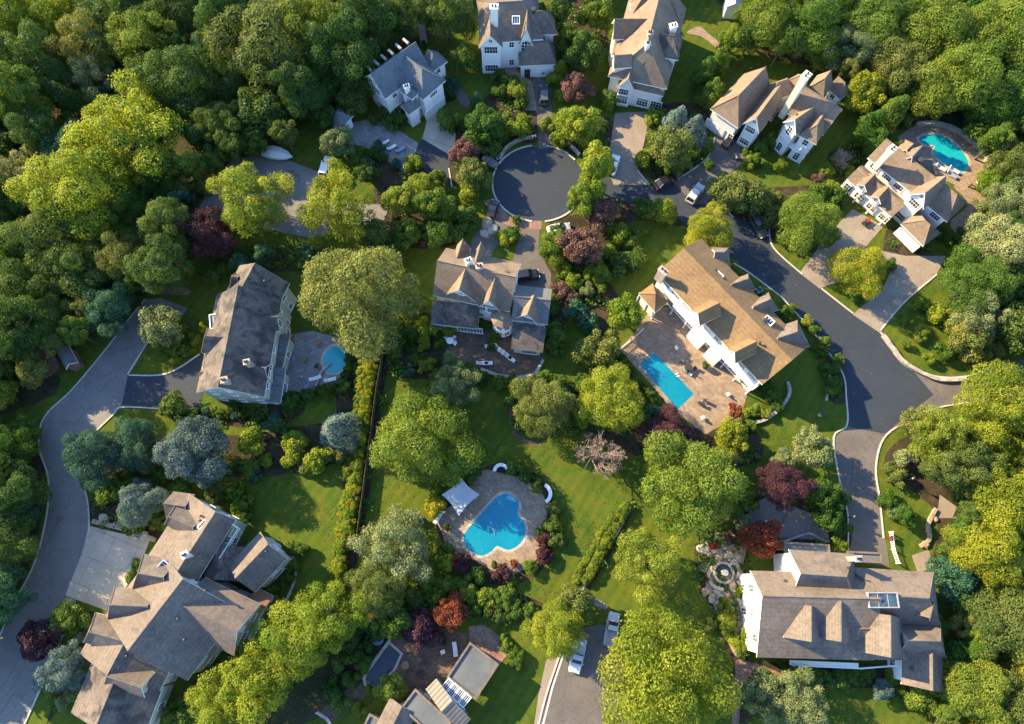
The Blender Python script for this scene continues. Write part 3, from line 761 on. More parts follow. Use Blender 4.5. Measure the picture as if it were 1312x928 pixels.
# -- the white house with the freeform pool behind it
h = House("white house with tan roof and a long columned front porch", (1165, 245), M_WHITE, M_ROOF_TAN, seed=5)
gm = h.wing([(1108.6, 200), (1212, 283), (1241, 261), (1140, 181)], 5.7, 2.9, "gh", hip=.8, wk="wide")
gp = h.wing([(1084, 229), (1141, 277), (1164, 262), (1106, 212)], 3.3, 1.6, "gg", win=False)
h.wing([(1190, 228), (1162, 250), (1184, 268), (1210, 246)], 6.9, 2.8, "gg", wk="wide")
h.wing([(1164, 192), (1152, 207), (1166, 216), (1180, 202)], 7.0, 2.4, "gg", roof=M_ROOF_GREY)
h.wing([(1144, 194), (1160, 180), (1178, 194), (1164, 208)], 5.6, 2.0, "gh")
h.wing([(1166, 202), (1190, 206), (1200, 222), (1180, 226)], 6.0, 2.0, "gh", roof=M_ROOF_GREY)
gg = h.wing([(1150, 284), (1180, 312), (1208, 303), (1180, 274)], 3.4, 2.0, "hh", win=False, wall=M_TANW)
for u in (-4.2, -1.4, 1.4, 4.2): h.put_window(gp, "s0", u, 1.4, "wide", True)
h.dormer([(1112, 222), (1098, 236), (1110, 247), (1124, 232)], 4.4, .9, base=3.0)
h.dormer([(1128, 238), (1116, 252), (1128, 262), (1142, 248)], 4.4, .9, base=3.0)
h.garage(gg, "s0", 0.0, 4.8)
for k in range(4): h.column((1086 + k * 17.5, 232.5 + k * 14.8), 3.1)
h.chimney((1143, 191), 6, 11.2, 1.4, 1.0, M_CREAM, .7); h.vent((1180, 205), 9, .3, .6)
h.railing([(1112, 205), (1150, 236)], 4.1, .8); h.windows(); HR = h

# -- the golden-roofed house with the rectangular pool
h = House("long white house with golden brown roof beside the rectangular pool", (925, 410), M_WHITE, M_ROOF_GOLD, seed=6)
gm = h.wing_re([(877, 317), (1013, 462)], 9.6, [(841, 350.5), (978.5, 493)], 6.8, wk="wide")
h.wing([(908, 350), (934, 340), (936, 322), (914, 312)], 6.0, 2.2, "gh", roof=M_ROOF_GREY)
h.wing([(925, 362), (958, 352), (968, 370), (938, 382)], 6.4, 2.2, "gh", roof=M_ROOF_GREY)
h.wing([(950, 390), (984, 376), (998, 396), (966, 412)], 6.3, 2.5, "gh", roof=M_ROOF_GREY)
h.wing([(980, 424), (1024, 410), (1035, 444), (996, 458)], 6.4, 2.7, "gh", roof=M_ROOF_GREY)
d1 = h.dormer([(914, 384), (882, 398), (898, 418), (922, 404)], 8.6, 1.9, base=6.2, oh=.3)
d2 = h.dormer([(960, 434), (928, 448), (944, 466), (968, 452)], 8.8, 2.0, base=6.2, oh=.3)
gv = h.wing([(818, 375), (836, 365), (857, 385), (839, 402)], 3.7, 1.5, "hh", win=False)
for q in ((820, 376), (840, 399), (830, 387)): h.column(q, 3.5)
h.slab([(862, 392), (872, 384), (974, 492), (964, 500)], 3.1, 3.35, "balcony", M_TRIM)
h.railing([(872, 384), (862, 392), (897, 429)], 3.35); h.railing([(928, 462), (964, 500), (974, 492)], 3.35)
for k in range(7): h.column((864 + k * 16.6, 394 + k * 17.4), 3.1)
h.slab([(884, 424), (896, 414), (912, 431), (900, 441)], 0, 3.05, "bay", M_WHITE); h.slab([(906, 449), (918, 438), (932, 453), (920, 463)], 0, 3.05, "bay", M_WHITE)
for q in ((917, 347), (927, 357)): h.vent(q, 8.6, .2, .5)
h.vent((981, 410), 9, .25, .5); h.vent((974, 439), 9.4, .13); h.chimney((850, 347), 6, 9.6, 1.5, .8, M_BRICKW, -.8)
h.skylight((985, 411), 8.6, 1.5, .9, -.8, .3); h.skylight((921, 353), 8.2, 1.2, .8, -.8, .3)
h.windows(); H5 = h

# -- the many-gabled house in the middle
h = House("many-gabled white house with a dark brown terrace, in the middle", (632, 400), M_WHITE, M_ROOF_TAN, seed=7)
g0 = h.wing_re([(561, 335), (662, 355)], 10.8, [(553.5, 378), (652, 400)], 6.8)
h.wing([(580, 345), (569, 377), (611.5, 389), (620, 354)], 6.9, 3.6, "gg", wk="small")
gs = h.wing([(622, 362), (613, 395), (641, 398), (650, 366)], 6.6, 3.7, "gg", win=False)
for u in (-1.3, 0, 1.3): h.put_window(gs, "e1", u, 5.4, "tall", True)
gw = h.wing([(655, 412), (700, 414.5), (709, 372), (662, 364)], 6.0, 2.6, "gg", roof=M_ROOF_GREY_SKYLIT)  # blue grey here is sky light painted into the shingles
h.wing([(668, 386), (659, 410), (691, 414), (699, 389)], 6.1, 3.0, "gg")
gl = h.wing([(551.5, 415), (612.5, 421.5), (616, 398), (556, 391)], 3.5, 2.2, kind="shed", roof=M_ROOF_DARK, win=False)
for u in (-3.0, -.8, 1.4, 3.5): h.put_window(gl, "s0", u, 1.5, "french", True)
gq = h.wing([(653.5, 446), (695.5, 452), (699, 424), (659, 420)], 3.4, 2.0, kind="shed", roof=M_ROOF_DARK, win=False)
h.put_window(gq, "s0", 0.4, 1.5, "bank", True)
h.wing([(578, 338), (586, 313), (603, 319), (596, 342)], 6.4, 2.6, "gg")
h.wing([(604, 342), (611, 318), (624, 324), (618, 348)], 6.6, 3.0, "gg")
h.wing([(622, 346), (650, 352), (654, 336), (626, 331)], 5.4, .4, kind="flat", win=False)
bay = MB(); bp = h.loc(P(645, 421, 0)); bay.lathe((bp.x, bp.y, 0), [(0, 0), (1.7, 0), (1.7, 5.4), (1.95, 5.4), (1.95, 5.6), (0, 5.6)], 8)
by = bay.build("bay", M_WHITE, h.root); br = MB(); br.lathe((bp.x, bp.y, 5.62), [(2.15, 0), (2.15, .12), (0, 1.5)], 8); br.build("roof", M_ROOF_TAN, by)
for k in range(5):
    an = -2.75 + k * math.pi / 4 + math.pi / 8 - .39
    for z in (1.6, 4.2):
        f, pn = win_meshes("sash"); w_ = link("window", f, None, by, (bp.x + 1.6 * math.cos(an), bp.y + 1.6 * math.sin(an), z)); w_.rotation_euler = (0, 0, an - math.pi / 2)
        x_ = link("pane", pn, None, by, w_.location); x_.rotation_euler = w_.rotation_euler
for q, z in (((614, 341), 11.5),): h.chimney(q, 8, z, 1.0, .8, M_BRICKW, .1)
h.chimney((600, 334), 7, 11.8, .9, .7, M_WHITE, .4); h.vent((650, 350), 10, .2); h.vent((676, 398), 8, .12)
h.windows(); H4 = h

# -- the house with the weathered roof
h = House("pale house with weathered dark roof beside the small oval pool", (310, 440), M_OLIVE, M_ROOF_DARK, seed=8)
gm = h.wing([(277, 376), (253, 501), (337, 511), (362, 385)], 6.8, 4.6, "gg")
h.wing([(304, 349), (284, 380), (361, 386), (374, 354)], 6.5, 4.3, "gg")
h.wing([(312, 352), (300, 350), (296, 372), (309, 374)], 7.0, 2.4, "gh", win=False)
h.wing([(303, 424), (266, 421), (258, 452), (300, 456)], 7.6, 2.6, "gh", win=False, hip=.6)
h.wing([(300, 470), (264, 468), (256, 492), (292, 496)], 6.2, 1.2, "gg", win=False)
h.wing([(318, 467), (347, 466), (343, 488), (315, 486)], 6.9, 2.2, "gg")
h.wing([(334, 400), (362, 398), (357, 425), (330, 425)], 6.7, 1.8, "gg")
gq = h.wing([(341, 515), (360, 517), (368, 475), (349, 473)], 3.1, .9, kind="shed", roof=M_ROOF_GREY_SKYLIT)
h.wing([(352, 470), (364, 472), (372, 430), (360, 428)], 3.3, .6, kind="shed", roof=M_ROOF_GREY_SKYLIT)
h.chimney((287, 487), 8, 11.9, .9, .8, M_BRICKW, .2); h.chimney((316, 464), 7, 11.0, .8, .7, M_BRICKW, .2)
for q in ((322, 361), (339, 360)): h.vent(q, 10.4)
h.vent((296, 394), 9.2, .12); h.vent((333, 397), 9.2, .12); h.skylight((276, 412), 7.2, 1.6, 2.4, .2, .0)
h.windows(); H6 = h

# -- the sprawling house by the winding road
h = House("sprawling house with many grey brown roofs beside the winding road", (225, 775), M_OLIVE, M_ROOF_GREY, seed=9)
h.ro = .55
g1 = h.wing([(242, 634), (187, 714), (252, 748), (302, 664)], 6.6, 3.4, "gg")
h.wing([(268, 696), (258, 738), (304, 748), (312, 702)], 5.2, 1.4, "gg", roof=M_ROOF_DARK, win=False)
g2 = h.wing([(196, 712), (124, 800), (250, 860), (312, 772)], 6.9, 4.6, "gg")
g3 = h.wing([(262, 738), (337, 777), (297, 838), (228, 806)], 6.4, 4.0, "gg")
g4 = h.wing([(333, 684), (288, 726), (331, 757), (368, 713)], 5.6, 2.3, "gg")
g5 = h.wing([(128, 789), (104, 838), (203, 886), (226, 846)], 5.2, 3.0, "gg")
g6 = h.wing([(118, 846), (92, 912), (184, 944), (208, 884)], 4.4, 2.8, "gg", roof=M_ROOF_DARK)
h.wing([(228, 716), (186, 712), (168, 752), (216, 764)], 7.7, 3.0, "gh", win=False, hip=.7)
h.wing([(212, 752), (152, 756), (134, 790), (196, 800)], 7.4, 3.4, "gh", win=False, hip=.8)
h.wing([(180, 800), (126, 786), (104, 822), (160, 838)], 6.3, 2.6, "gh", win=False, hip=.8)
h.wing([(262, 664), (226, 648), (210, 672), (248, 690)], 7.6, 2.0, "gh", win=False, hip=.6)
h.wing([(200, 862), (150, 846), (132, 876), (184, 894)], 6.2, 2.2, "gh", win=False, hip=.6)
h.wing([(254, 630), (224, 634), (212, 660), (236, 672)], 5.8, 2.0, "gg", win=False)
h.wing([(288, 668), (300, 673), (279, 712), (266, 706)], 6.0, .4, kind="flat", wall=M_OLIVE)
h.railing([(300, 672), (308, 678), (284, 716)], 5.9, .9)
h.wing([(330, 752), (350, 764), (344, 778), (322, 768)], 3.4, .9, kind="shed", roof=surfmat("rust brown porch roof", [(0.17, 0.085, 0.055), (0.25, 0.13, 0.085)], 0.4, 6.0), win=False)
for q, z in (((257, 661), 9.6), ((256, 667), 9.4), ((242, 750), 10.6), ((228, 793), 10.3), ((236, 820), 9.6), ((263, 757), 10.4), ((162, 841), 8.0), ((341, 707), 7.8), ((198, 777), 9.4)): h.vent(q, z)
h.chimney((237, 711), 8, 10.8, .8, .8, M_CREAM, .5); h.skylight((209, 725), 9.0, 1.3, 1.0, .9, .3); h.skylight((260, 672), 9.4, 1.4, .5, .9)
h.windows(); H7 = h

# -- the flat-roofed house at the bottom edge
h = House("low house with flat grey and ribbed roofs around a dark pool terrace", (565, 895), M_TANW, M_FLAT, seed=10)
h.wing([(573, 867), (601.5, 822.5), (640.5, 850.5), (609, 897)], 3.4, .4, kind="flat", roof=M_FLAT)
h.wing([(542, 886), (557, 872.5), (605, 919), (592, 934)], 4.6, 1.4, "gg", roof=M_RIB)
h.wing([(514, 906), (532, 882), (580, 924), (560, 950)], 4.2, .4, kind="flat", roof=M_FLAT)
h.wing([(482, 930), (500, 892), (534, 915), (516, 950)], 4.0, 1.2, "gg", roof=M_ROOF_GREY)
h.wing([(466, 930), (474, 912), (488, 922), (478, 942)], 3.0, .3, kind="flat", roof=M_FLAT)
for k in range(4): h.skylight((573 + k * 7.6, 878 + k * 6.4), 3.7, .85, 1.7, math.atan2(-.65, .76), 0)
h.windows(); H8 = h

# -- the big house at the lower right
h = House("big white-gabled house with grey roof and three dormers beside a rock garden", (1075, 780), M_WHITE, M_ROOF_GREY, seed=11)
h.ro = -.42
g1 = h.wing([(953, 727), (1110, 739), (1116, 842), (978, 847)], 6.8, 4.2, "gg", wk="tall")
g2 = h.wing([(1008, 703), (1100, 711), (1092, 772), (1016, 768)], 7.4, 3.8, "gh", hip=.9, win=False)
g3 = h.wing([(1086, 722), (1196, 738), (1204, 798), (1090, 800)], 6.6, 3.8, "hh", hip=.9)
g6 = h.wing([(1090, 764), (1156, 766), (1158, 846), (1090, 845)], 6.5, 2.6, "gh")
g4 = h.wing([(1146, 794), (1208, 797), (1208, 842), (1148, 842)], 5.6, 3.4, "gh")
g5 = h.wing([(1155, 832), (1155, 881.5), (1208, 882), (1208, 832)], 4.7, 2.4, "gg")
for (x, y, ww, hh) in ((1029, 797, 25, 31), (1066, 794, 25, 35), (1124, 812, 30, 36)):
    h.dormer([(x - ww, y - hh * .7), (x - ww, y + hh * .75), (x + ww, y + hh * .75), (x + ww, y - hh * .7)], 8.35 if x < 1100 else 7.5, 2.6 if x < 1100 else 3.4, base=6.0, oh=.35)
h.dormer([(1176, 770), (1168, 790), (1194, 792), (1196, 772)], 7.6, 1.8, base=6.2, oh=.3)
h.wing([(1003, 694), (1062, 698), (1062, 711), (1003, 708)], 3.6, .3, kind="flat", roof=M_FLAT, win=False)
h.wing([(1084, 706), (1128, 708), (1130, 722), (1086, 720)], 3.4, .3, kind="flat", roof=M_FLAT, win=False)
h.skylight((1131, 769), 10.6, 4.0, 1.9, 0, 0, M_GREYP); h.vent((1088, 727), 10.6); h.vent((1169, 857), 7.0, .2, .5); h.vent((1006, 744), 8.6, .12)
h.chimney((1100, 716), 6, 11.0, .8, .7, M_GREYP, 0)
h.slab([(1012, 846), (1100, 850), (1100, 856), (1012, 852)], 3.0, 3.2, "balcony", M_TRIM); h.railing([(1012, 852), (1100, 856), (1150, 852)], 3.2)
h.windows(); H9 = h
HOUSES = [H1, H2, H3, H3b, HR, H5, H4, H6, H7, H8, H9]

# -- small outbuildings at the wood's edge
h = House("small grey-roofed shed among the trees by the winding road", (85, 462), M_WOOD, M_ROOF_GREY_SKYLIT, "shed", "garden_shed", 12)
h.wing([(72, 449), (84, 474), (100, 464), (88, 444)], 2.6, 1.0, "gg", oh=.25, win=False); h.windows(); HOUSES.append(h)
h = House("small slate-roofed pavilion beside the dark pond at the wood's edge", (436, 152), M_WHITE, M_ROOF_SLATE, "pavilion", "garden_pavilion", 13)
h.wing([(416, 152), (434, 164), (455, 150), (436, 138)], 3.0, 1.7, "hh", oh=.4, win=False); HOUSES.append(h)
h = House("pale-roofed outbuilding at the top edge behind the purple tree", (940, 8), M_WHITE, M_FLAT, "outbuilding", "outbuilding", 14)
h.wing([(930, -8), (930, 10), (950, 10), (950, -8)], 3.2, 1.0, "gg", oh=.3, roof=M_CANVAS, win=False); HOUSES.append(h)
# ------------------------------------------------------------------ ground, roads, drives, terraces
mb = MB(); n = 24; ext = 420.0
mb.poly([(-ext, -ext + 60, 0), (ext, -ext + 60, 0), (ext, ext + 60, 0), (-ext, ext + 60, 0)])
tag(mb.build("ground", M_LAWN, flipfix=False), kind="structure")
surf("forest_floor", [(-420, -120), (620, -120), (600, 20), (490, 75), (400, 130), (372, 180), (300, 205), (255, 260), (250, 300), (205, 370), (160, 385), (120, 430), (60, 440), (40, 520), (-420, 560)], .006, M_FLOOR, True, block=False)
surf("forest_floor", [(900, -120), (1750, -120), (1750, 470), (1320, 430), (1240, 330), (1270, 260), (1200, 160), (1140, 165), (1085, 95), (985, 75), (945, 30)], .006, M_FLOOR, True, block=False)
surf("forest_floor", [(-300, 560), (30, 575), (52, 620), (48, 690), (20, 755), (-60, 860), (-300, 900)], .007, M_FLOOR, True, block=False)
surf("forest_floor", [(1215, 590), (1330, 570), (1600, 700), (1600, 1100), (1225, 1100), (1232, 900), (1205, 700), (1195, 640)], .007, M_FLOOR, True, block=False)
surf("forest_floor", [(430, 800), (470, 770), (520, 790), (520, 810), (470, 850), (450, 900), (300, 960), (260, 960), (340, 890)], .007, M_FLOOR, True, block=False)
BEDS = [[(88, 590), (150, 560), (250, 560), (330, 555), (420, 540), (455, 530), (452, 570), (440, 590), (400, 600), (330, 612), (240, 605), (205, 600), (160, 625), (110, 620)],
        [(120, 640), (200, 622), (240, 650), (215, 690), (190, 692), (118, 672)], [(246, 525), (330, 522), (380, 505), (388, 530), (335, 548), (255, 540)],
        [(590, 230), (640, 185), (690, 180), (680, 130), (640, 110), (590, 160), (560, 165), (580, 235)], [(705, 185), (780, 150), (782, 215), (740, 200)],
        [(705, 285), (760, 270), (800, 250), (890, 275), (880, 290), (800, 290), (770, 400), (720, 360), (700, 330)], [(835, 140), (905, 140), (900, 205), (870, 225), (820, 222)],
        [(745, 545), (800, 525), (900, 550), (960, 545), (975, 590), (900, 600), (830, 590)], [(700, 330), (760, 340), (800, 400), (770, 430), (735, 400), (712, 440)],
        [(895, 690), (960, 680), (955, 730), (960, 790), (958, 850), (940, 850), (915, 790), (895, 740)], [(555, 650), (620, 600), (660, 595), (700, 620), (712, 680), (690, 735), (640, 750), (590, 730)],
        [(530, 755), (580, 742), (690, 770), (690, 795), (600, 790), (540, 775)], [(960, 640), (1060, 620), (1085, 655), (1085, 705), (1010, 695), (950, 690)],
        [(940, 855), (1020, 850), (1160, 855), (1150, 880), (1020, 885), (950, 928)], [(1030, 350), (1060, 430), (1085, 480), (1084, 515), (1062, 510), (1058, 460), (1025, 400)],
        [(470, 205), (500, 210), (545, 235), (600, 290), (560, 320), (480, 300), (480, 240)], [(432, 480), (490, 450), (492, 500), (462, 700), (440, 760), (424, 740), (440, 640)],
        [(495, 440), (545, 400), (560, 440), (600, 470), (560, 485), (500, 480)], [(650, 520), (680, 495), (740, 490), (750, 530), (700, 560), (668, 545)],
        [(1060, 200), (1100, 180), (1130, 165), (1150, 160), (1110, 200), (1085, 240)], [(930, 250), (1000, 240), (1080, 245), (1050, 320), (1000, 310), (950, 290)],
        [(740, 745), (795, 655), (812, 640), (806, 665), (755, 755)], [(1135, 600), (1160, 560), (1250, 545), (1330, 560), (1220, 620), (1215, 720), (1190, 740), (1200, 660)],
        [(90, 790), (140, 790), (110, 850), (60, 928), (90, 840)], [(1140, 290), (1200, 330), (1215, 330), (1140, 345)], [(300, 322), (400, 320), (405, 345), (300, 345)], [(715, 0), (770, 0), (775, 70), (725, 95)]]
for i, b in enumerate(BEDS): surf("garden_soil", b, .010 + .0007 * i, M_BED, True, block=False)

# lane that winds up the near side
surf("road", [(-60, 980), (30, 932), (62, 860), (92, 790), (106, 740), (114, 690), (112, 640), (100, 600), (124, 552), (146, 531), (157, 521), (164, 480), (187, 441), (196, 428), (232, 408), (240, 395), (206, 382), (186, 384), (163, 412), (130, 455), (92, 500), (57, 535), (50, 572), (62, 612), (60, 660), (45, 720), (20, 770), (0, 815), (-80, 960)], .034, M_ASPH3)
surf("driveway", [(155, 523), (164, 481), (214, 478), (258, 452), (266, 470), (256, 523)], .040, M_ASPH)
surf("driveway", [(114, 674), (192, 692), (178, 730), (138, 783), (84, 763), (104, 712)], .040, M_CONC)
# the street: turning circle, stem and junction
circ = [(690 + 58 * math.cos(t), 235.5 + 48 * math.sin(t)) for t in np.linspace(0, 2 * math.pi, 40, endpoint=False)]
surf("road", circ, .030, M_ASPH)
surf("road", [(735, 210), (790, 233), (830, 234), (872, 235), (912, 256), (940, 279), (985, 292), (990, 318), (1030, 354), (1095, 404), (1128, 425), (1150, 457), (1172, 478), (1196, 506), (1165, 530), (1134, 556), (1092, 548), (1085, 545), (1084, 510), (1080, 480), (1060, 450), (1040, 424), (1000, 380), (960, 350), (930, 322), (880, 288), (850, 268), (790, 256), (735, 268)], .026, M_ASPH)
surf("road", [(1128, 423), (1150, 452), (1165, 470), (1200, 482), (1240, 481), (1290, 465), (1420, 430), (1430, 490), (1320, 505), (1262, 512), (1200, 523), (1160, 541), (1128, 562)], .020, M_ASPH2)
surf("driveway", [(1066, 562), (1088, 546), (1134, 554), (1122, 600), (1127, 640), (1134, 690), (1140, 726), (1086, 720), (1085, 660), (1075, 618)], .018, M_ASPH2)
surf("driveway", [(862, 234), (905, 204), (918, 173), (944, 182), (958, 203), (925, 232), (905, 262), (890, 262)], .038, M_ASPH2)
surf("driveway", [(788, 145), (833, 143), (826, 180), (816, 218), (832, 237), (786, 237), (778, 214)], .036, M_CONC2)
surf("driveway", [(682, 98), (705, 104), (707, 150), (705, 190), (690, 191), (688, 150)], .036, M_ASPH2)
surf("path", [(660, 86), (668, 96), (682, 105), (688, 142), (673, 142), (670, 112), (646, 92), (646, 82)], .040, M_PAVER)
surf("driveway", [(1092, 268), (1132, 290), (1108, 318), (1084, 357), (1050, 370), (1024, 350), (1062, 300)], .036, M_CONC2)
surf("driveway", [(1122, 320), (1160, 328), (1212, 328), (1200, 352), (1160, 385), (1126, 426), (1092, 403), (1130, 372), (1140, 350)], .037, M_CONC2)
surf("driveway", [(600, 330), (606, 302), (634, 274), (652, 292), (634, 318), (622, 342), (604, 345)], .030, M_ASPH2)
surf("driveway", [(669, 292), (692, 292), (690, 322), (706, 350), (706, 372), (662, 366), (655, 340)], .031, M_ASPH2)
surf("path", [(619, 258), (634, 254), (650, 276), (664, 284), (694, 283), (694, 294), (668, 294), (652, 290), (640, 283)], .036, M_PAVER_R)
surf("driveway", [(541, 178), (548, 152), (566, 140), (575, 156), (584, 172), (582, 192), (578, 200)], .038, M_CONC)
surf("driveway", [(524, 216), (541, 177), (579, 199), (575, 216), (580, 240), (560, 232), (540, 222)], .034, M_ASPH)
surf("terrace", [(440, 160), (478, 152), (512, 168), (536, 184), (530, 204), (519, 222), (500, 208), (470, 190), (450, 184)], .040, M_FLAG)
surf("water", [(398, 152), (420, 134), (447, 122), (462, 134), (452, 150), (436, 166), (416, 164)], .042, M_WATER_D)
surf("driveway", [(250, 276), (272, 236), (298, 204), (350, 198), (412, 222), (424, 232), (420, 256), (470, 262), (500, 262), (492, 282), (400, 306), (300, 285)], .036, M_ASPH3)
surf("driveway", [(736, 806), (770, 800), (800, 812), (812, 860), (830, 960), (686, 960), (700, 890), (719, 834)], .030, M_ASPH2)
surf("driveway", [(958, 648), (985, 636), (1062, 668), (1062, 692), (1000, 690), (962, 676)], .034, M_ASPH3)
# terraces
surf("terrace", [(794, 448), (812, 428), (832, 398), (862, 392), (930, 466), (962, 492), (950, 530), (904, 557), (862, 524)], .052, M_PAVER)
surf("terrace", [(560, 662), (588, 640), (614, 604), (640, 606), (670, 614), (694, 632), (701, 656), (693, 690), (688, 716), (652, 738), (622, 726), (600, 712), (574, 702), (566, 682)], .050, M_PAVER, True)
surf("terrace", [(366, 430), (400, 424), (452, 438), (449, 466), (440, 492), (420, 494), (386, 503), (362, 500), (366, 468)], .050, M_FLAG)
surf("terrace", [(571, 450), (576, 428), (640, 420), (660, 440), (700, 448), (694, 466), (682, 480), (652, 481), (616, 473)], .050, M_PAVER_D)
surf("terrace", [(1150, 176), (1166, 164), (1190, 159), (1222, 168), (1246, 186), (1268, 214), (1256, 240), (1236, 244), (1200, 226), (1168, 204)], .048, M_PAVER)
surf("terrace", [(516, 806), (530, 797), (600, 812), (590, 852), (560, 876), (536, 892), (500, 896), (470, 880), (470, 850)], .048, M_PAVER_D)
surf("terrace", [(601, 802), (620, 801), (640, 815), (654, 834), (640, 852), (601, 824)], .054, M_PAVER_R)
surf("path", [(480, 880), (462, 900), (420, 928), (405, 915), (450, 880), (470, 870)], .044, M_PAVER_D)
surf("path", [(742, 752), (750, 750), (758, 763), (777, 775), (775, 781), (754, 770)], .046, M_ASPH3, True)
surf("path", [(652, 520), (656, 518), (660, 546), (672, 562), (692, 568), (690, 572), (670, 567), (655, 550)], .030, M_PAVER_D, True)
surf("path", [(1204, 634), (1226, 650), (1220, 664), (1200, 664)], .040, M_CONC2); surf("path", [(1168, 712), (1190, 704), (1196, 726), (1176, 736)], .040, M_CONC2)
surf("path", [(1222, 238), (1262, 250), (1256, 268), (1240, 290), (1226, 300), (1218, 284), (1240, 262)], .034, M_PAVER, True)
surf("path", [(1264, 854), (1272, 850), (1280, 890), (1290, 940), (1276, 940), (1268, 890)], .034, M_PAVER_R, True)
surf("path", [(896, 34), (906, 42), (930, 62), (926, 68), (900, 48), (880, 42)], .034, M_PAVER, True)
surf("path", [(944, 846), (972, 852), (998, 862), (996, 868), (968, 860), (952, 880), (946, 928), (938, 928), (942, 870)], .036, M_PAVER_R, True)
surf("path", [(560, 100), (566, 96), (590, 112), (602, 132), (594, 136), (576, 118)], .036, M_ASPH2, True)
surf("path", [(136, 330), (168, 340), (190, 362), (240, 370), (236, 378), (180, 372), (130, 345)], .030, M_PAVER_R, True, block=False)
surf("path", [(35, 455), (60, 448), (76, 470), (56, 486), (40, 476)], .030, M_PAVER_R, True, block=False)
surf("path", [(700, 845), (716, 840), (700, 895), (690, 945), (682, 945), (690, 890)], .033, M_CONC2)
ribbon("road_marking", [(722, 838), (708, 880), (694, 935), (690, 960)], .22, .004, M_LINE, .036, False)

# kerbs and edging
for px in ([(1000, 380), (1040, 424), (1060, 450), (1080, 480), (1084, 510), (1085, 545), (1068, 561), (1076, 618), (1086, 660), (1086, 706)],
           [(940, 338), (960, 350), (1000, 380)], [(985, 292), (991, 318), (1028, 352)], [(1052, 370), (1093, 402)],
           [(1126, 424), (1140, 440), (1152, 458), (1172, 472), (1202, 483), (1240, 482), (1290, 466)], [(1312, 505), (1262, 513), (1200, 523), (1160, 541), (1132, 562), (1122, 600), (1127, 640), (1132, 690)],
           [(0, 815), (20, 770), (45, 720), (60, 660), (62, 612), (50, 572), (57, 535), (92, 500), (130, 455), (163, 412), (186, 384)],
           [(30, 932), (62, 860), (84, 806)], [(106, 720), (114, 680), (112, 640), (101, 602)], [(124, 552), (146, 531), (157, 522), (210, 524), (248, 524)], [(164, 480), (188, 441), (194, 432)], [(165, 481), (214, 479), (256, 454)],
           [(832, 237), (816, 218)], [(912, 256), (940, 279)], [(862, 234), (905, 204), (916, 176)], [(719, 834), (700, 890), (686, 945)], [(579, 240), (575, 216)], [(1126, 426), (1158, 388), (1200, 352)]):
    ribbon("kerb", px, .24, .13, M_KERB, 0.0)
arc = lambda a, b: [(690 + 59.1 * math.cos(t), 235.5 + 49.1 * math.sin(t)) for t in np.linspace(a, b, 14)]
ribbon("kerb", arc(R(98), R(262)), .30, .14, M_KERB); ribbon("kerb", arc(R(280), R(322)), .30, .14, M_KERB); ribbon("kerb", arc(R(40), R(82)), .30, .14, M_KERB)
def wallthing(px, wdt, hgt, mat, label, name="garden_wall", cat="garden wall", curve=True, jit=.06):
    ribbon(name, px, wdt, hgt, mat, 0.0, curve, None, label, cat, jit)
wallthing([(640, 206), (650, 190), (668, 180), (684, 177)], .45, .7, M_STONE, "low curved stone wall above the turning circle, left of the drive")
wallthing([(704, 177), (720, 180), (735, 192), (742, 200)], .45, .7, M_STONE, "low curved stone wall above the turning circle, right of the drive")
wallthing([(1130, 430), (1142, 446), (1156, 464), (1176, 477), (1202, 487), (1236, 487)], .6, .6, M_STONE, "pale stone wall curving round the sunlit lawn at the junction")
wallthing([(1058, 514), (1062, 486), (1060, 470)], .4, .4, M_STONE, "short stone edging around the bed beside the street")
wallthing([(958, 544), (980, 538), (998, 524), (1010, 506), (1008, 490)], .5, .6, M_STONE, "curved stone wall around the bed at the golden-roofed house")
wallthing([(386, 506), (404, 498), (412, 478), (424, 466)], .35, .5, M_STONE, "pale curved wall between the terrace and the small oval pool")
wallthing([(616, 474), (640, 482), (664, 484), (684, 480), (696, 462)], .5, .55, M_STONE, "curved stone wall around the dark brown terrace")
wallthing([(962, 690), (1000, 694), (1020, 688), (1036, 684), (1052, 692), (1062, 694)], .35, .4, M_STONE, "wavy pale edging along the grey side drive")
wallthing([(1268, 216), (1252, 190), (1226, 170), (1196, 160), (1172, 162)], .7, .8, M_STONE, "rubble wall around the freeform pool")
wallthing([(355, 790), (372, 760), (380, 730), (376, 712)], .35, .35, M_STONE, "dark stone edging beside the sprawling house's lawn")
wallthing([(500, 820), (482, 846), (468, 868), (474, 884)], .4, .7, M_STONE, "stone rim wall around the dark covered pool")
wallthing([(806, 655), (784, 694), (760, 730), (745, 756)], .35, .45, M_STONE, "dark low wall beside the double row of clipped balls")
wallthing([(1198, 652), (1188, 672), (1190, 690), (1178, 700)], .5, .5, M_ROCK, "winding rock edging beside the yellow trees")
wallthing([(200, 692), (160, 678), (120, 668)], .7, .5, M_ROCK, "rough rock edging above the pale concrete pad")

wallthing([(934, 752), (946, 770), (951, 792)], .5, .6, M_STONE, "pale curved step wall below the fountain, outer one")
wallthing([(944, 744), (955, 764), (959, 786)], .5, .7, M_STONE, "pale curved step wall below the fountain, house side")
wallthing([(912, 726), (906, 738), (912, 750), (926, 756)], .5, .6, M_STONE, "pale curved wall round the fountain's outer side")
wallthing([(930, 712), (942, 722), (946, 736)], .5, .6, M_STONE, "pale curved wall above the fountain")
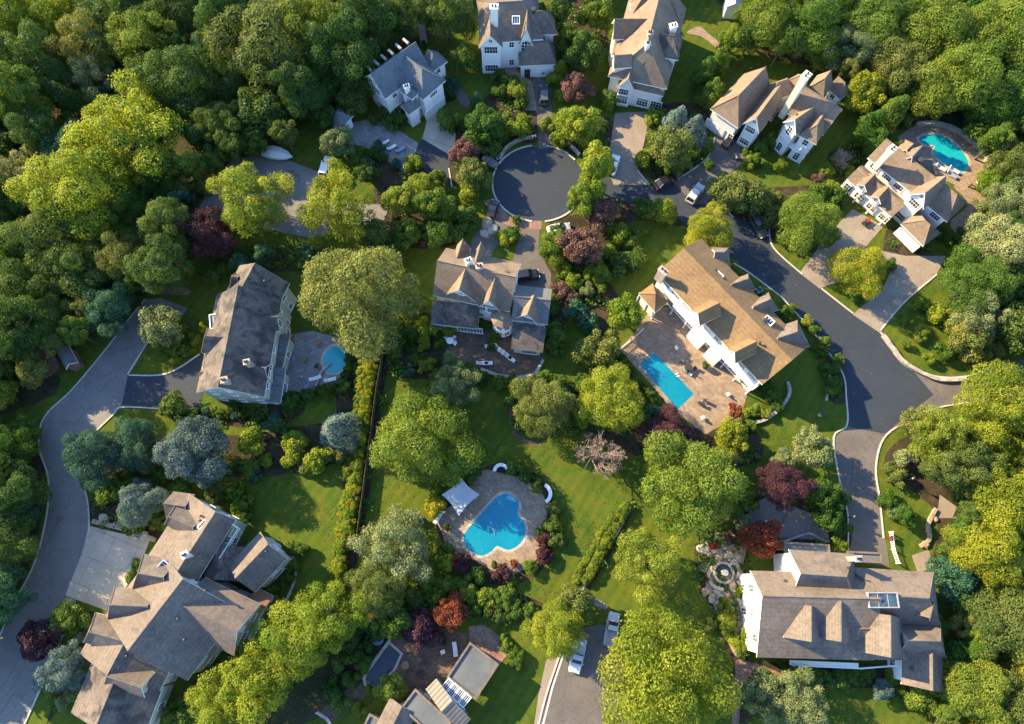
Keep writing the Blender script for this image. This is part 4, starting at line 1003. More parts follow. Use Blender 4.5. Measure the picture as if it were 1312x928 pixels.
# ------------------------------------------------------------------ pools
def pool(px, label, coping, water, curve=True, cw=.55, z=.07, extra=None):
    pts = catmull(px, True, 5) if curve else [Vector(p).to_2d() for p in px]
    BLOCK.append([tuple(p) for p in pts])
    w = [P(p[0], p[1], 0) for p in pts]; c = sum(w, Vector()) / len(w)
    root = thing("swimming_pool", label, "pool", (c.x, c.y, 0))
    n = len(w); area = sum(w[k].x * w[(k + 1) % n].y - w[(k + 1) % n].x * w[k].y for k in range(n))
    sg = 1 if area > 0 else -1
    out = []
    for k in range(n):
        a, b = w[k - 1], w[(k + 1) % n]; p = w[k]
        d1 = (p - a).normalized(); d2 = (b - p).normalized()
        n1 = Vector((d1.y, -d1.x, 0)) * sg; n2 = Vector((d2.y, -d2.x, 0)) * sg
        m = n1 + n2; m = m / max(.35, m.dot(m) / 2); out.append(p + m * cw)
    mb = MB(); v = [(p.x - c.x, p.y - c.y, z) for p in w] + [(p.x - c.x, p.y - c.y, z) for p in out] + [(p.x - c.x, p.y - c.y, 0) for p in out] + [(p.x - c.x, p.y - c.y, -.1) for p in w]
    f = []
    for k in range(n):
        m = (k + 1) % n
        f += [(k, m, n + m, n + k), (n + k, n + m, 2 * n + m, 2 * n + k), (k, m, 3 * n + m, 3 * n + k)]
    mb.mesh_faces(v, f); mb.build("coping", coping, root)
    mb = MB(); wl = [Vector((p.x - c.x, p.y - c.y, z - .012)) for p in w]; mb.mesh_faces(wl, [tuple(t) for t in tessellate_polygon([wl])])
    o = mb.build("water", water, root, flipfix=False)
    if o.data.polygons[0].normal.z < 0: o.data.flip_normals()
    def ladder(q, ang):
        p = P(*q, 0); lb = MB()
        for s in (-.25, .25):
            ox, oy = -math.sin(ang) * s, math.cos(ang) * s
            a = [Vector((p.x - c.x + ox + math.cos(ang) * t, p.y - c.y + oy + math.sin(ang) * t, zz)) for t, zz in ((-.5, .05), (-.45, .75), (-.1, .95), (.3, .75), (.35, 0.0))]
            for i in range(4): lb.tube(a[i], a[i + 1], .035, .035, 6)
        lb.build("ladder", M_RIM, root, merge=False)
    for q, a in (extra or ()): ladder(q, a)
    return root
pool([(819, 467), (838, 452), (889, 505), (868, 525)], "rectangular blue pool on the tan terrace", M_PAVER, M_WATER, False, .7, .075, [((867, 482), R(200)), ((828, 460), R(-50))])
KID = [(649.8, 633), (661, 639.5), (664.6, 648.6), (663.5, 660), (671.5, 670), (673, 680.6), (670, 692), (661, 701), (650, 704.6), (637, 700), (629, 707), (617.7, 712), (606, 708), (596, 697.8), (594.4, 687.5), (599.5, 678), (615.5, 660), (636, 638)]
kd = pool(KID, "kidney-shaped blue pool on the round paver terrace", M_STONE, M_WATER, True, .45, .073, [((659, 640), R(225))])
def pool_step(root, px, part="steps", z=.066, mat=None):
    w = [P(*q, 0) - root.location for q in px]; mb = MB(); mb.prism([Vector((p.x, p.y, 0)) for p in w], z - .03, z); mb.build(part, mat or M_STEP, root)
M_STEP = surfmat("pale blue pool steps", [(0.06, 0.30, 0.38), (0.09, 0.36, 0.44)], .8, 5.0, 0.2, 0.0, 0.05)
pool_step(kd, [(648.5, 636.5), (652, 634.5), (657.5, 637), (661, 641), (660, 645), (655, 642), (650, 639.5)])
hm = MB()
for a_, b_ in zip([(626, 666), (630, 671), (629, 676), (633, 680), (634, 686)][:-1], [(626, 666), (630, 671), (629, 676), (633, 680), (634, 686)][1:]): hm.tube(P(*a_, .075) - kd.location, P(*b_, .075) - kd.location, .06, .06, 6)
hm.build("cleaner_hose", M_CUSH, kd, merge=False)
pool([(427, 444), (436, 446.5), (441.5, 446.5), (444.5, 453), (441.5, 462), (440.4, 471.4), (431, 478), (420, 476), (414, 466), (416.6, 453)], "small oval turquoise pool behind the weathered dark roof", M_CONC, M_WATER2, True, .4, .073)
pool([(1177, 178), (1188, 173.5), (1206, 174), (1225, 187), (1238, 203), (1240, 213), (1232, 221), (1221, 218), (1206, 207), (1196, 197), (1197, 187), (1186, 186)], "freeform turquoise pool behind the columned house", M_STONE, M_WATER2, True, .5, .073)
pool([(499, 826), (513, 838), (505, 856), (482, 881), (467, 869), (476, 852)], "dark covered pool beside the flat-roofed house", M_CONC, M_WATER_D, False, .35, .075)

def lathe_thing(name, label, cat, px, prof, mat, n=16, group=None, z=0.05):
    mb = MB(); mb.lathe((0, 0, 0), prof, n); return tag(mb.build(name, mat, None, P(*px, z)), label, cat, group)
# fountain in the rock garden and the rocks around it
fo = thing("fountain", "round stone fountain basin in the rock garden", "fountain", P(926, 734, .05))
mb = MB(); mb.lathe((0, 0, 0), [(0, .1), (1.3, .1), (1.3, .55), (1.65, .55), (1.7, 0), (0, 0)], 24); mb.build("basin", M_STONE, fo)
mb = MB(); mb.lathe((0, 0, .32), [(0, 0), (1.28, 0)], 24); mb.build("water", M_WATER_D, fo)
mb = MB(); mb.lathe((0, 0, .1), [(0, 0), (.5, 0), (.3, .5), (.18, 1.0), (.5, 1.15), (.45, 1.3), (0, 1.25)], 14); mb.build("statue_plinth", M_CREAM, fo)
surf("gravel", [(900, 690), (935, 684), (955, 700), (952, 730), (958, 780), (962, 830), (942, 840), (920, 790), (902, 740)], .030, M_ROCK, True, "stuff", block=False)
# ------------------------------------------------------------------ foliage meshes
def quads_mesh(name, c, nrm, size, tone, rg, asp=0.62):
    """One mesh of diamond leaves: centres, facing, size, tone."""
    n = len(c)
    nrm = nrm / np.maximum(1e-6, np.linalg.norm(nrm, axis=1, keepdims=True))
    t = rg.normal(size=(n, 3)); t -= (t * nrm).sum(1, keepdims=True) * nrm; t /= np.maximum(1e-6, np.linalg.norm(t, axis=1, keepdims=True))
    b = np.cross(nrm, t); s = size[:, None]
    v = np.stack([c + t * s, c + b * s * asp, c - t * s, c - b * s * asp], 1).reshape(-1, 3)
    me = bpy.data.meshes.new(name)
    me.vertices.add(4 * n); me.vertices.foreach_set("co", v.astype(np.float32).ravel())
    me.loops.add(4 * n); me.loops.foreach_set("vertex_index", np.arange(4 * n, dtype=np.int32))
    me.polygons.add(n); me.polygons.foreach_set("loop_start", np.arange(0, 4 * n, 4, dtype=np.int32))
    at = me.attributes.new("tone", "FLOAT", "FACE"); at.data.foreach_set("value", np.clip(tone, 0, 1).astype(np.float32))
    me.update(calc_edges=True)
    return me

def crown_mesh(name, seed, n, leaf, shape="round", lobes=34, lobe_r=(.24, .42), loose=0.0):
    """Leaves on the outside of many overlapping clumps, so the crown has an uneven outline, gaps and lit and shaded clumps. Unit size."""
    rg = np.random.default_rng(seed)
    C = []; RR = []; T = []
    for i in range(lobes):
        if shape in ("round", "tall", "wide"):
            z = rg.uniform(-.55, 1.0); a = rg.uniform(0, 2 * np.pi)
            h = math.sqrt(max(0, 1 - z * z)); d = np.array([h * math.cos(a), h * math.sin(a), z])
            rr = rg.uniform(*lobe_r); k = rg.uniform(.40, 1.04 - rr * .72) * (1 + .12 * math.sin(3 * a + seed) + .08 * math.sin(5 * a + 2 * seed))
            ax = {"round": (1, 1, .88), "tall": (.92, .92, 1.35), "wide": (1.05, 1.05, .66)}[shape]
            c = d * k * np.array(ax)
        elif shape == "ball":
            z = rg.uniform(-.6, 1.0); a = rg.uniform(0, 2 * np.pi); h = math.sqrt(max(0, 1 - z * z))
            rr = rg.uniform(.3, .42); c = np.array([h * math.cos(a), h * math.sin(a), z]) * .62
        elif shape == "cone":
            t = (i + .5) / lobes; a = i * 2.4 + rg.uniform(-.4, .4); prof = (1 - t) ** .8
            rr = (.16 + .26 * prof) * rg.uniform(.8, 1.2); k = max(0, prof * rg.uniform(.75, 1.05) - rr * .55)
            c = np.array([k * math.cos(a), k * math.sin(a), -1.0 + 2.3 * t])
        else:                                           # column
            t = rg.uniform(0, 1); a = rg.uniform(0, 2 * np.pi); prof = math.sin(math.pi * min(1, t * .8 + .18)) ** .6
            rr = rg.uniform(.3, .45) * (.5 + .5 * prof); k = .62 * prof * rg.uniform(.7, 1)
            c = np.array([k * math.cos(a), k * math.sin(a), -1.1 + 3.0 * t])
        C.append(c); RR.append(rr); T.append(rg.uniform(0, 1))
    C = np.array(C); RR = np.array(RR); T = np.array(T)
    w = RR ** 2; w /= w.sum()
    idx = rg.choice(lobes, size=int(n * 1.7), p=w)
    d = rg.normal(size=(len(idx), 3)); d[:, 2] += .28; d /= np.linalg.norm(d, axis=1, keepdims=True)
    bump = 1 + .16 * np.sin(d[:, 0] * 9 + idx) * np.sin(d[:, 1] * 8 + idx * 2) * np.sin(d[:, 2] * 8 + 1.3 * idx)
    rad = RR[idx] * bump * (rg.uniform(.80, 1.06, len(idx)) + loose * rg.normal(size=len(idx)) * .5)
    p = C[idx] + d * rad[:, None] * (np.array([1, 1, .8]) if shape == "cone" else 1)
    keep = np.ones(len(idx), bool)
    for j in range(lobes):
        q = np.linalg.norm(p - C[j], axis=1) < RR[j] * .74
        keep &= ~(q & (idx != j))
    p, d, idx = p[keep][:n], d[keep][:n], idx[keep][:n]
    nr = d * 1.0 + rg.normal(size=d.shape) * .55
    if shape == "cone": nr[:, 2] += .5
    tone = .42 * rg.uniform(0, 1, len(idx)) + .40 * T[idx] + .18 * (.5 + .5 * np.sin(3.1 * p[:, 0] + 2.3 * p[:, 1] + 2 * p[:, 2] + seed))
    return quads_mesh(name, p, nr, leaf * rg.uniform(.65, 1.3, len(idx)), tone, rg)

def trunk_mesh(seed):
    """Unit trunk from the ground (0) to the crown's middle (1) with limbs that reach into the crown."""
    rg = random.Random(seed); mb = MB()
    p = [Vector((0, 0, 0)), Vector((.02, -.01, .35)), Vector((rg.uniform(-.05, .05), rg.uniform(-.05, .05), .7)), Vector((rg.uniform(-.08, .08), rg.uniform(-.08, .08), 1.15))]
    for a, b, r0, r1 in zip(p[:-1], p[1:], (.075, .055, .042), (.055, .042, .015)): mb.tube(a, b, r0, r1, 7)
    for k in range(7):
        a = k * 2.4 + rg.uniform(-.4, .4); t = rg.uniform(.45, .9); s = p[1].lerp(p[2], (t - .35) / .35) if t < .7 else p[2].lerp(p[3], (t - .7) / .45)
        m = s + Vector((math.cos(a) * .3, math.sin(a) * .3, .16)); e = s + Vector((math.cos(a + .3) * .68, math.sin(a + .3) * .68, .34))
        mb.tube(s, m, .032, .02, 6); mb.tube(m, e, .02, .006, 5)
    me = mb.mesh("trunk", merge=False, flipfix=False); me.materials.append(M_BARK); return me

def bare_mesh(seed, depth=6):
    rg = random.Random(seed); mb = MB()
    def grow(p, d, L, r, k):
        q = p + d * L; mb.tube(p, q, r, r * .62, 5 if k > 2 else 4, 0, False)
        if k == 0: return
        for i in range(3 if k > 1 else 4):
            v = Vector((rg.gauss(0, 1), rg.gauss(0, 1), rg.gauss(.25, .7))).normalized()
            grow(p + d * L * rg.uniform(.6, 1), (d * .75 + v * .85).normalized(), L * rg.uniform(.60, .80), r * .58, k - 1)
    for i in range(6):
        a = i * 1.05 + rg.uniform(-.2, .2); grow(Vector((0, 0, -.5)), Vector((math.cos(a) * .8, math.sin(a) * .8, .65)).normalized(), .36, .034, depth - 1)
    me = mb.mesh("crown", merge=False, flipfix=False); return me

PROTO = {}
def protos(key):
    if key not in PROTO:
        f = {"round": lambda s: crown_mesh("crown", s, 30000, .0208, "round", 62, (.13, .34), .10),
             "tall": lambda s: crown_mesh("crown", s, 30000, .0225, "tall", 66, (.12, .32), .10),
             "wide": lambda s: crown_mesh("crown", s, 27000, .0222, "wide", 58, (.13, .34), .10),
             "loose": lambda s: crown_mesh("crown", s, 20000, .0222, "round", 66, (.10, .26), .24),
             "mid": lambda s: crown_mesh("crown", s, 7500, .049, "round", 34, (.18, .40), .10),
             "midtall": lambda s: crown_mesh("crown", s, 8000, .050, "tall", 38, (.17, .36), .11),
             "midloose": lambda s: crown_mesh("crown", s, 7500, .043, "round", 50, (.13, .28), .26),
             "cone": lambda s: crown_mesh("crown", s, 11000, .037, "cone", 70, (0, 0), .06),
             "column": lambda s: crown_mesh("crown", s, 8000, .052, "column", 26, (0, 0), .04),
             "bush": lambda s: crown_mesh("shrub", s, 2600, .082, "round", 20, (.24, .48), .09),
             "ball": lambda s: crown_mesh("shrub", s, 2200, .078, "ball", 22, (0, 0), .0),
             "bare": lambda s: bare_mesh(s)}[key]
        PROTO[key] = [f(100 + 17 * k + len(key)) for k in range({"round": 6, "wide": 3, "tall": 4, "loose": 4, "bare": 2}.get(key, 3))]
        if key not in ("bush", "ball"):
            pass
    return PROTO[key]
TRUNKS = [trunk_mesh(k) for k in range(4)]
TRG = random.Random(11)
TREES = []          # (x, y, pixel radius, colour, shape, object): read again for the labels
RZ = {"round": .88, "tall": 1.35, "wide": .66, "loose": .88, "mid": .88, "midtall": 1.35, "midloose": .88, "cone": 1.2, "column": 1.5, "bare": .8}
NAME = {"cone": "spruce_tree", "column": "columnar_tree", "bare": "bare_tree"}

def tree(x, y, rp, col, shape="round", lift=None, label=None):
    """A tree whose crown the photograph shows round pixel x, y with radius rp."""
    if rp < 31 and shape in ("round", "tall", "loose", "wide"): shape = {"round": "mid", "tall": "midtall", "loose": "midloose", "wide": "mid"}[shape]
    z = 5.0
    for _ in range(3):
        r = rp / scale_at(x, y, z); z = r * RZ[shape] * (.84 if shape != "column" else .76) + (lift if lift is not None else min(1.8, .4 + .2 * r))
    c = P(x, y, z)
    root = thing(NAME.get(shape, "broadleaf_tree"), None, "tree", (c.x, c.y, 0))
    me = TRG.choice(protos(shape)); k = TRG.uniform(.92, 1.06)
    o = bpy.data.objects.new("crown", me); COL.objects.link(o); o.parent = root
    o.location = (0, 0, z); o.rotation_euler = (TRG.uniform(-.08, .08), TRG.uniform(-.08, .08), TRG.uniform(0, 6.28))
    sc = r * 1.0; o.scale = (sc, sc, sc * k)
    if not me.materials: me.materials.append(None)
    o.material_slots[0].link = "OBJECT"; o.material_slots[0].material = M_TWIG if shape == "bare" else LEAF[col]
    t = bpy.data.objects.new("trunk", TRG.choice(TRUNKS)); COL.objects.link(t); t.parent = root
    g = min(r, 5.5) if shape not in ("cone", "column") else r * .55
    t.scale = (g if shape not in ("column",) else g * .6, g if shape not in ("column",) else g * .6, z * (1.0 if shape != "cone" else 1.3))
    TREES.append((x, y, rp, col, shape, root, label))
    return root

SHRUBS = []
def shrub(x, y, rp, col, shape="bush", label=None, group=None, name="shrub", sq=1.0, cat="shrub"):
    z = .8
    for _ in range(2):
        r = rp / scale_at(x, y, z); z = r * .72 * sq
    me = TRG.choice(protos(shape))
    o = bpy.data.objects.new(name, me); COL.objects.link(o)
    c = P(x, y, z); o.location = c; o.rotation_euler = (0, 0, TRG.uniform(0, 6.28)); o.scale = (r, r, r * sq * TRG.uniform(.9, 1.1))
    if not me.materials: me.materials.append(None)
    o.material_slots[0].link = "OBJECT"; o.material_slots[0].material = LEAF[col]
    tag(o, label, cat, group)
    if label is None: SHRUBS.append((x, y, rp, col, shape, o))
    return o

# ------------------------------------------------------------------ trees one can tell apart: x, y, radius in pixels, colour, shape
T = """
28 22 46 YG round|78 18 40 YG loose|30 75 42 DG tall|112 62 42 OL round|150 18 46 DG round|20 128 46 G tall|66 112 40 DG round|180 58 46 LG loose|214 18 42 DG round|
165 178 74 YG loose|122 102 32 SG loose|234 108 50 DG round|345 58 64 OL round|292 28 42 DG tall|402 36 46 LG tall|442 72 48 DG tall|472 28 42 DG tall|522 18 40 DG round|572 12 38 DG tall|
300 98 36 DG round|332 146 34 DG mid|382 116 38 DG tall|284 160 36 DG round|104 252 66 YG round|26 226 38 SG loose|22 276 36 DG round|162 278 36 G round|212 222 36 DG round|205 338 42 DG tall|
325 255 50 YG loose|430 266 52 Y loose|264 303 38 PU round|60 312 50 DG round|18 322 42 G round|104 342 44 DG round|140 398 34 TG round|40 366 40 DG round|18 420 44 DG tall|66 408 34 DG round|
308 337 15 TG midtall|340 328 16 TG midtall|397 325 13 TG midtall|460 382 76 GO round|206 416 30 SG loose|125 584 40 TG round|178 570 36 TG round|250 578 46 BS round|180 645 31 BS round|433 551 27 BS cone|
545 562 66 LG round -0.5|585 492 36 SG loose|693 520 40 OL round|783 512 46 YG round|770 582 45 BR bare|766 450 30 OL loose -0.4|800 405 26 YG round|882 620 66 LG round|934 560 24 Y round|856 558 34 PU round|
1002 622 34 PU round|976 690 26 RD wide|1040 576 28 SG loose|830 722 46 LG loose|846 864 82 Y round|712 804 38 YG round|734 774 26 OL round|508 698 52 SG loose -0.8|484 750 38 OL round|420 790 50 YG loose|372 824 52 YG round|326 872 56 YG loose|286 910 44 YG round|
504 792 26 G round|578 786 22 RD round|540 806 24 PU round|502 882 20 LG round|50 818 28 PU round|87 793 22 G round|84 858 34 BS loose|6 692 42 DG round|8 622 42 DG tall|2 764 40 TG round|12 572 34 G round|30 556 22 G round|
762 218 30 YG tall|752 254 26 YG tall|738 112 21 BR round|742 160 28 YG tall|748 68 26 DG tall|766 20 22 LG tall|620 160 26 G round|611 128 10 TG cone|593 74 17 G tall|594 196 20 BR round|606 224 22 OL round|
514 256 24 LG tall|553 262 24 LG tall|540 236 16 YG mid|770 272 24 BR round|746 316 30 BR round|710 315 21 LG round|908 296 32 Y round|851 270 18 YG round|826 268 16 G round|856 192 30 OL tall|890 166 20 BS cone|868 152 18 BS cone|
934 246 28 OL round|966 254 26 OL round|1034 286 40 LG round|1100 346 36 Y round|1080 202 20 BR bare|1104 120 28 Y round|940 52 20 YG round|962 46 22 DG tall|434 182 22 SG midtall|
985 26 42 LG round|1036 42 44 G round|1064 14 36 G round|1088 62 36 SG loose|1122 28 46 G round|1152 82 42 OL round|1192 38 50 LG round|1232 102 52 LG round|1208 114 40 LG round|1272 48 52 LG round|1292 130 46 G round|1302 14 42 G round|1270 150 30 G round|
1298 206 34 OL round|1286 262 34 SG loose|1278 318 44 SG round|1246 364 44 G round|1252 404 36 SG loose|1302 366 36 DG round|1304 420 34 DG mid|1240 430 28 OL mid|1150 198 16 G midtall|1270 235 20 YG mid|
1282 520 54 Y round|1204 558 38 LG loose|1224 600 42 OL loose|1172 544 22 OL midloose|1286 640 50 Y round|1262 706 48 Y round|1222 742 30 TG round|1246 772 30 DG mid|1288 800 54 OL round|1226 846 26 G mid|1250 884 44 LG round|1302 892 44 OL round|
1020 896 44 SG loose|975 890 30 SG loose|1052 636 24 G mid|1060 664 22 G mid|1132 884 14 BS round|930 588 20 OL mid|1196 800 18 DG mid|
712 20 24 DG tall|690 26 18 DG midtall|728 52 18 G midtall|484 66 22 DG tall|500 92 18 DG midtall|450 130 22 DG mid|418 150 20 DG mid|1112 166 18 G column|1136 152 18 G column|1120 186 14 G column|900 100 16 G column|912 122 16 G column|922 84 15 G column|718 92 10 YG column|
1160 660 14 G mid|1004 590 16 SG mid|480 302 24 DG mid|470 222 16 DG mid|520 300 22 G mid|500 330 20 DG mid|560 300 20 G mid"""
for row in T.replace("\n", "").split("|"):
    a = row.split()
    if len(a) >= 5: tree(float(a[0]), float(a[1]), float(a[2]), a[3], a[4], float(a[5]) if len(a) > 5 else None)

BBOX = {}
def near_block(x, y, m):
    for i, b in enumerate(BLOCK):
        if i not in BBOX: BBOX[i] = (min(p[0] for p in b), max(p[0] for p in b), min(p[1] for p in b), max(p[1] for p in b))
        q = BBOX[i]
        if x < q[0] - m or x > q[1] + m or y < q[2] - m or y > q[3] + m: continue
        if inside((x, y), b): return True
        for k in range(len(b)):
            ax, ay = b[k - 1]; bx, by = b[k]; dx, dy = bx - ax, by - ay
            t = max(0, min(1, ((x - ax) * dx + (y - ay) * dy) / max(1e-6, dx * dx + dy * dy)))
            if math.hypot(x - ax - t * dx, y - ay - t * dy) < m: return True
    return False
# house footprints in the picture, kept clear of scattered planting
for hh in HOUSES:
    for g in hh.wings:
        if g.base > 1: continue
        q = []
        for u, v in ((-1, -1), (1, -1), (1, 1), (-1, 1)):
            for z in (0, g.ze):
                p = g.c + g.a * (g.L * u) + g.b * (g.W * v); p.z = z
                d = p - Vector((0, 0, H)); s_ = FPX / d.dot(FW); q.append((656 + d.x * s_, 464 - d.dot(UPV) * s_))
        cx = sum(a for a, b in q) / 8; cy = sum(b for a, b in q) / 8
        q.sort(key=lambda a: (a[0], a[1]))
        def half(seq):
            o = []
            for p in seq:
                while len(o) > 1 and (o[-1][0] - o[-2][0]) * (p[1] - o[-2][1]) - (o[-1][1] - o[-2][1]) * (p[0] - o[-2][0]) <= 0: o.pop()
                o.append(p)
            return o[:-1]
        BLOCK.append(half(q) + half(q[::-1]))

# the woods close up between those: smaller trees wherever the crowns leave a gap
WOODS = [([(-30, -30), (600, -30), (590, 25), (480, 62), (405, 128), (365, 180), (285, 212), (250, 285), (200, 365), (150, 425), (80, 440), (-30, 540)], "DG G DG G TG OL DG LG".split(), 96),
         ([(925, -30), (1340, -30), (1340, 430), (1232, 410), (1236, 330), (1280, 240), (1275, 180), (1215, 140), (1165, 120), (1090, 95), (990, 68), (950, 20)], "G LG G OL DG LG".split(), 72),
         ([(-30, 535), (26, 560), (34, 640), (22, 710), (-30, 790)], "DG TG DG G".split(), 16),
         ([(1215, 560), (1340, 560), (1340, 940), (1210, 940), (1222, 760), (1200, 700)], "Y OL LG G DG".split(), 30)]
wr = random.Random(5)
for poly, cols, cnt in WOODS:
    xs, ys = [p[0] for p in poly], [p[1] for p in poly]; made = 0
    for _ in range(cnt * 60):
        if made >= cnt: break
        x, y = wr.uniform(min(xs), max(xs)), wr.uniform(min(ys), max(ys)); r = wr.uniform(13, 36)
        if not inside((x, y), poly) or near_block(x, y, r * .75): continue
        if any(math.hypot(x - t[0], y - t[1]) < (r + t[2]) * .56 for t in TREES): continue
        tree(x, y, r, wr.choice(cols), wr.choice(("round", "tall", "round", "loose")), lift=wr.uniform(.2, 4.0)); made += 1

# woods beyond the frame: one mass, its crowns throw the long shadows that reach the lane
def far_woods():
    rg = np.random.default_rng(3); cs, ns, ss, ts = [], [], [], []; tb = MB()
    spots = [(-70 - 75 * (k % 3), 20 + 62 * (k // 3)) for k in range(42)] + [(20 + 70 * k, -72) for k in range(20)] + [(-40 + 78 * k, -135) for k in range(20)] + [(1400 + 45 * (k % 2), -20 + 75 * (k // 2)) for k in range(26)]
    for k, (x, y) in enumerate(spots):
        x += rg.uniform(-22, 22); y += rg.uniform(-20, 20)
        r = rg.uniform(4.2, 6.0); z = r * .9 + 2.5; c = P(x, y, z)
        src = protos("mid")[k % 3]
        co = np.empty(len(src.vertices) * 3, np.float32); src.vertices.foreach_get("co", co); q = co.reshape(-1, 4, 3)[::2]
        cen = q.mean(1); nr = np.cross(q[:, 1] - q[:, 0], q[:, 2] - q[:, 0])
        cs.append(cen * r + np.array(c)); ns.append(nr); ss.append(np.full(len(cen), .085 * r)); ts.append(rg.uniform(0, .8, len(cen)))
        tb.tube((c.x, c.y, 0), (c.x, c.y, z), .3, .12, 6)
    o = link("woods", quads_mesh("woods", np.concatenate(cs), np.concatenate(ns), np.concatenate(ss), np.concatenate(ts), rg), LEAF["DG"])
    tag(o, kind="stuff")
far_woods()

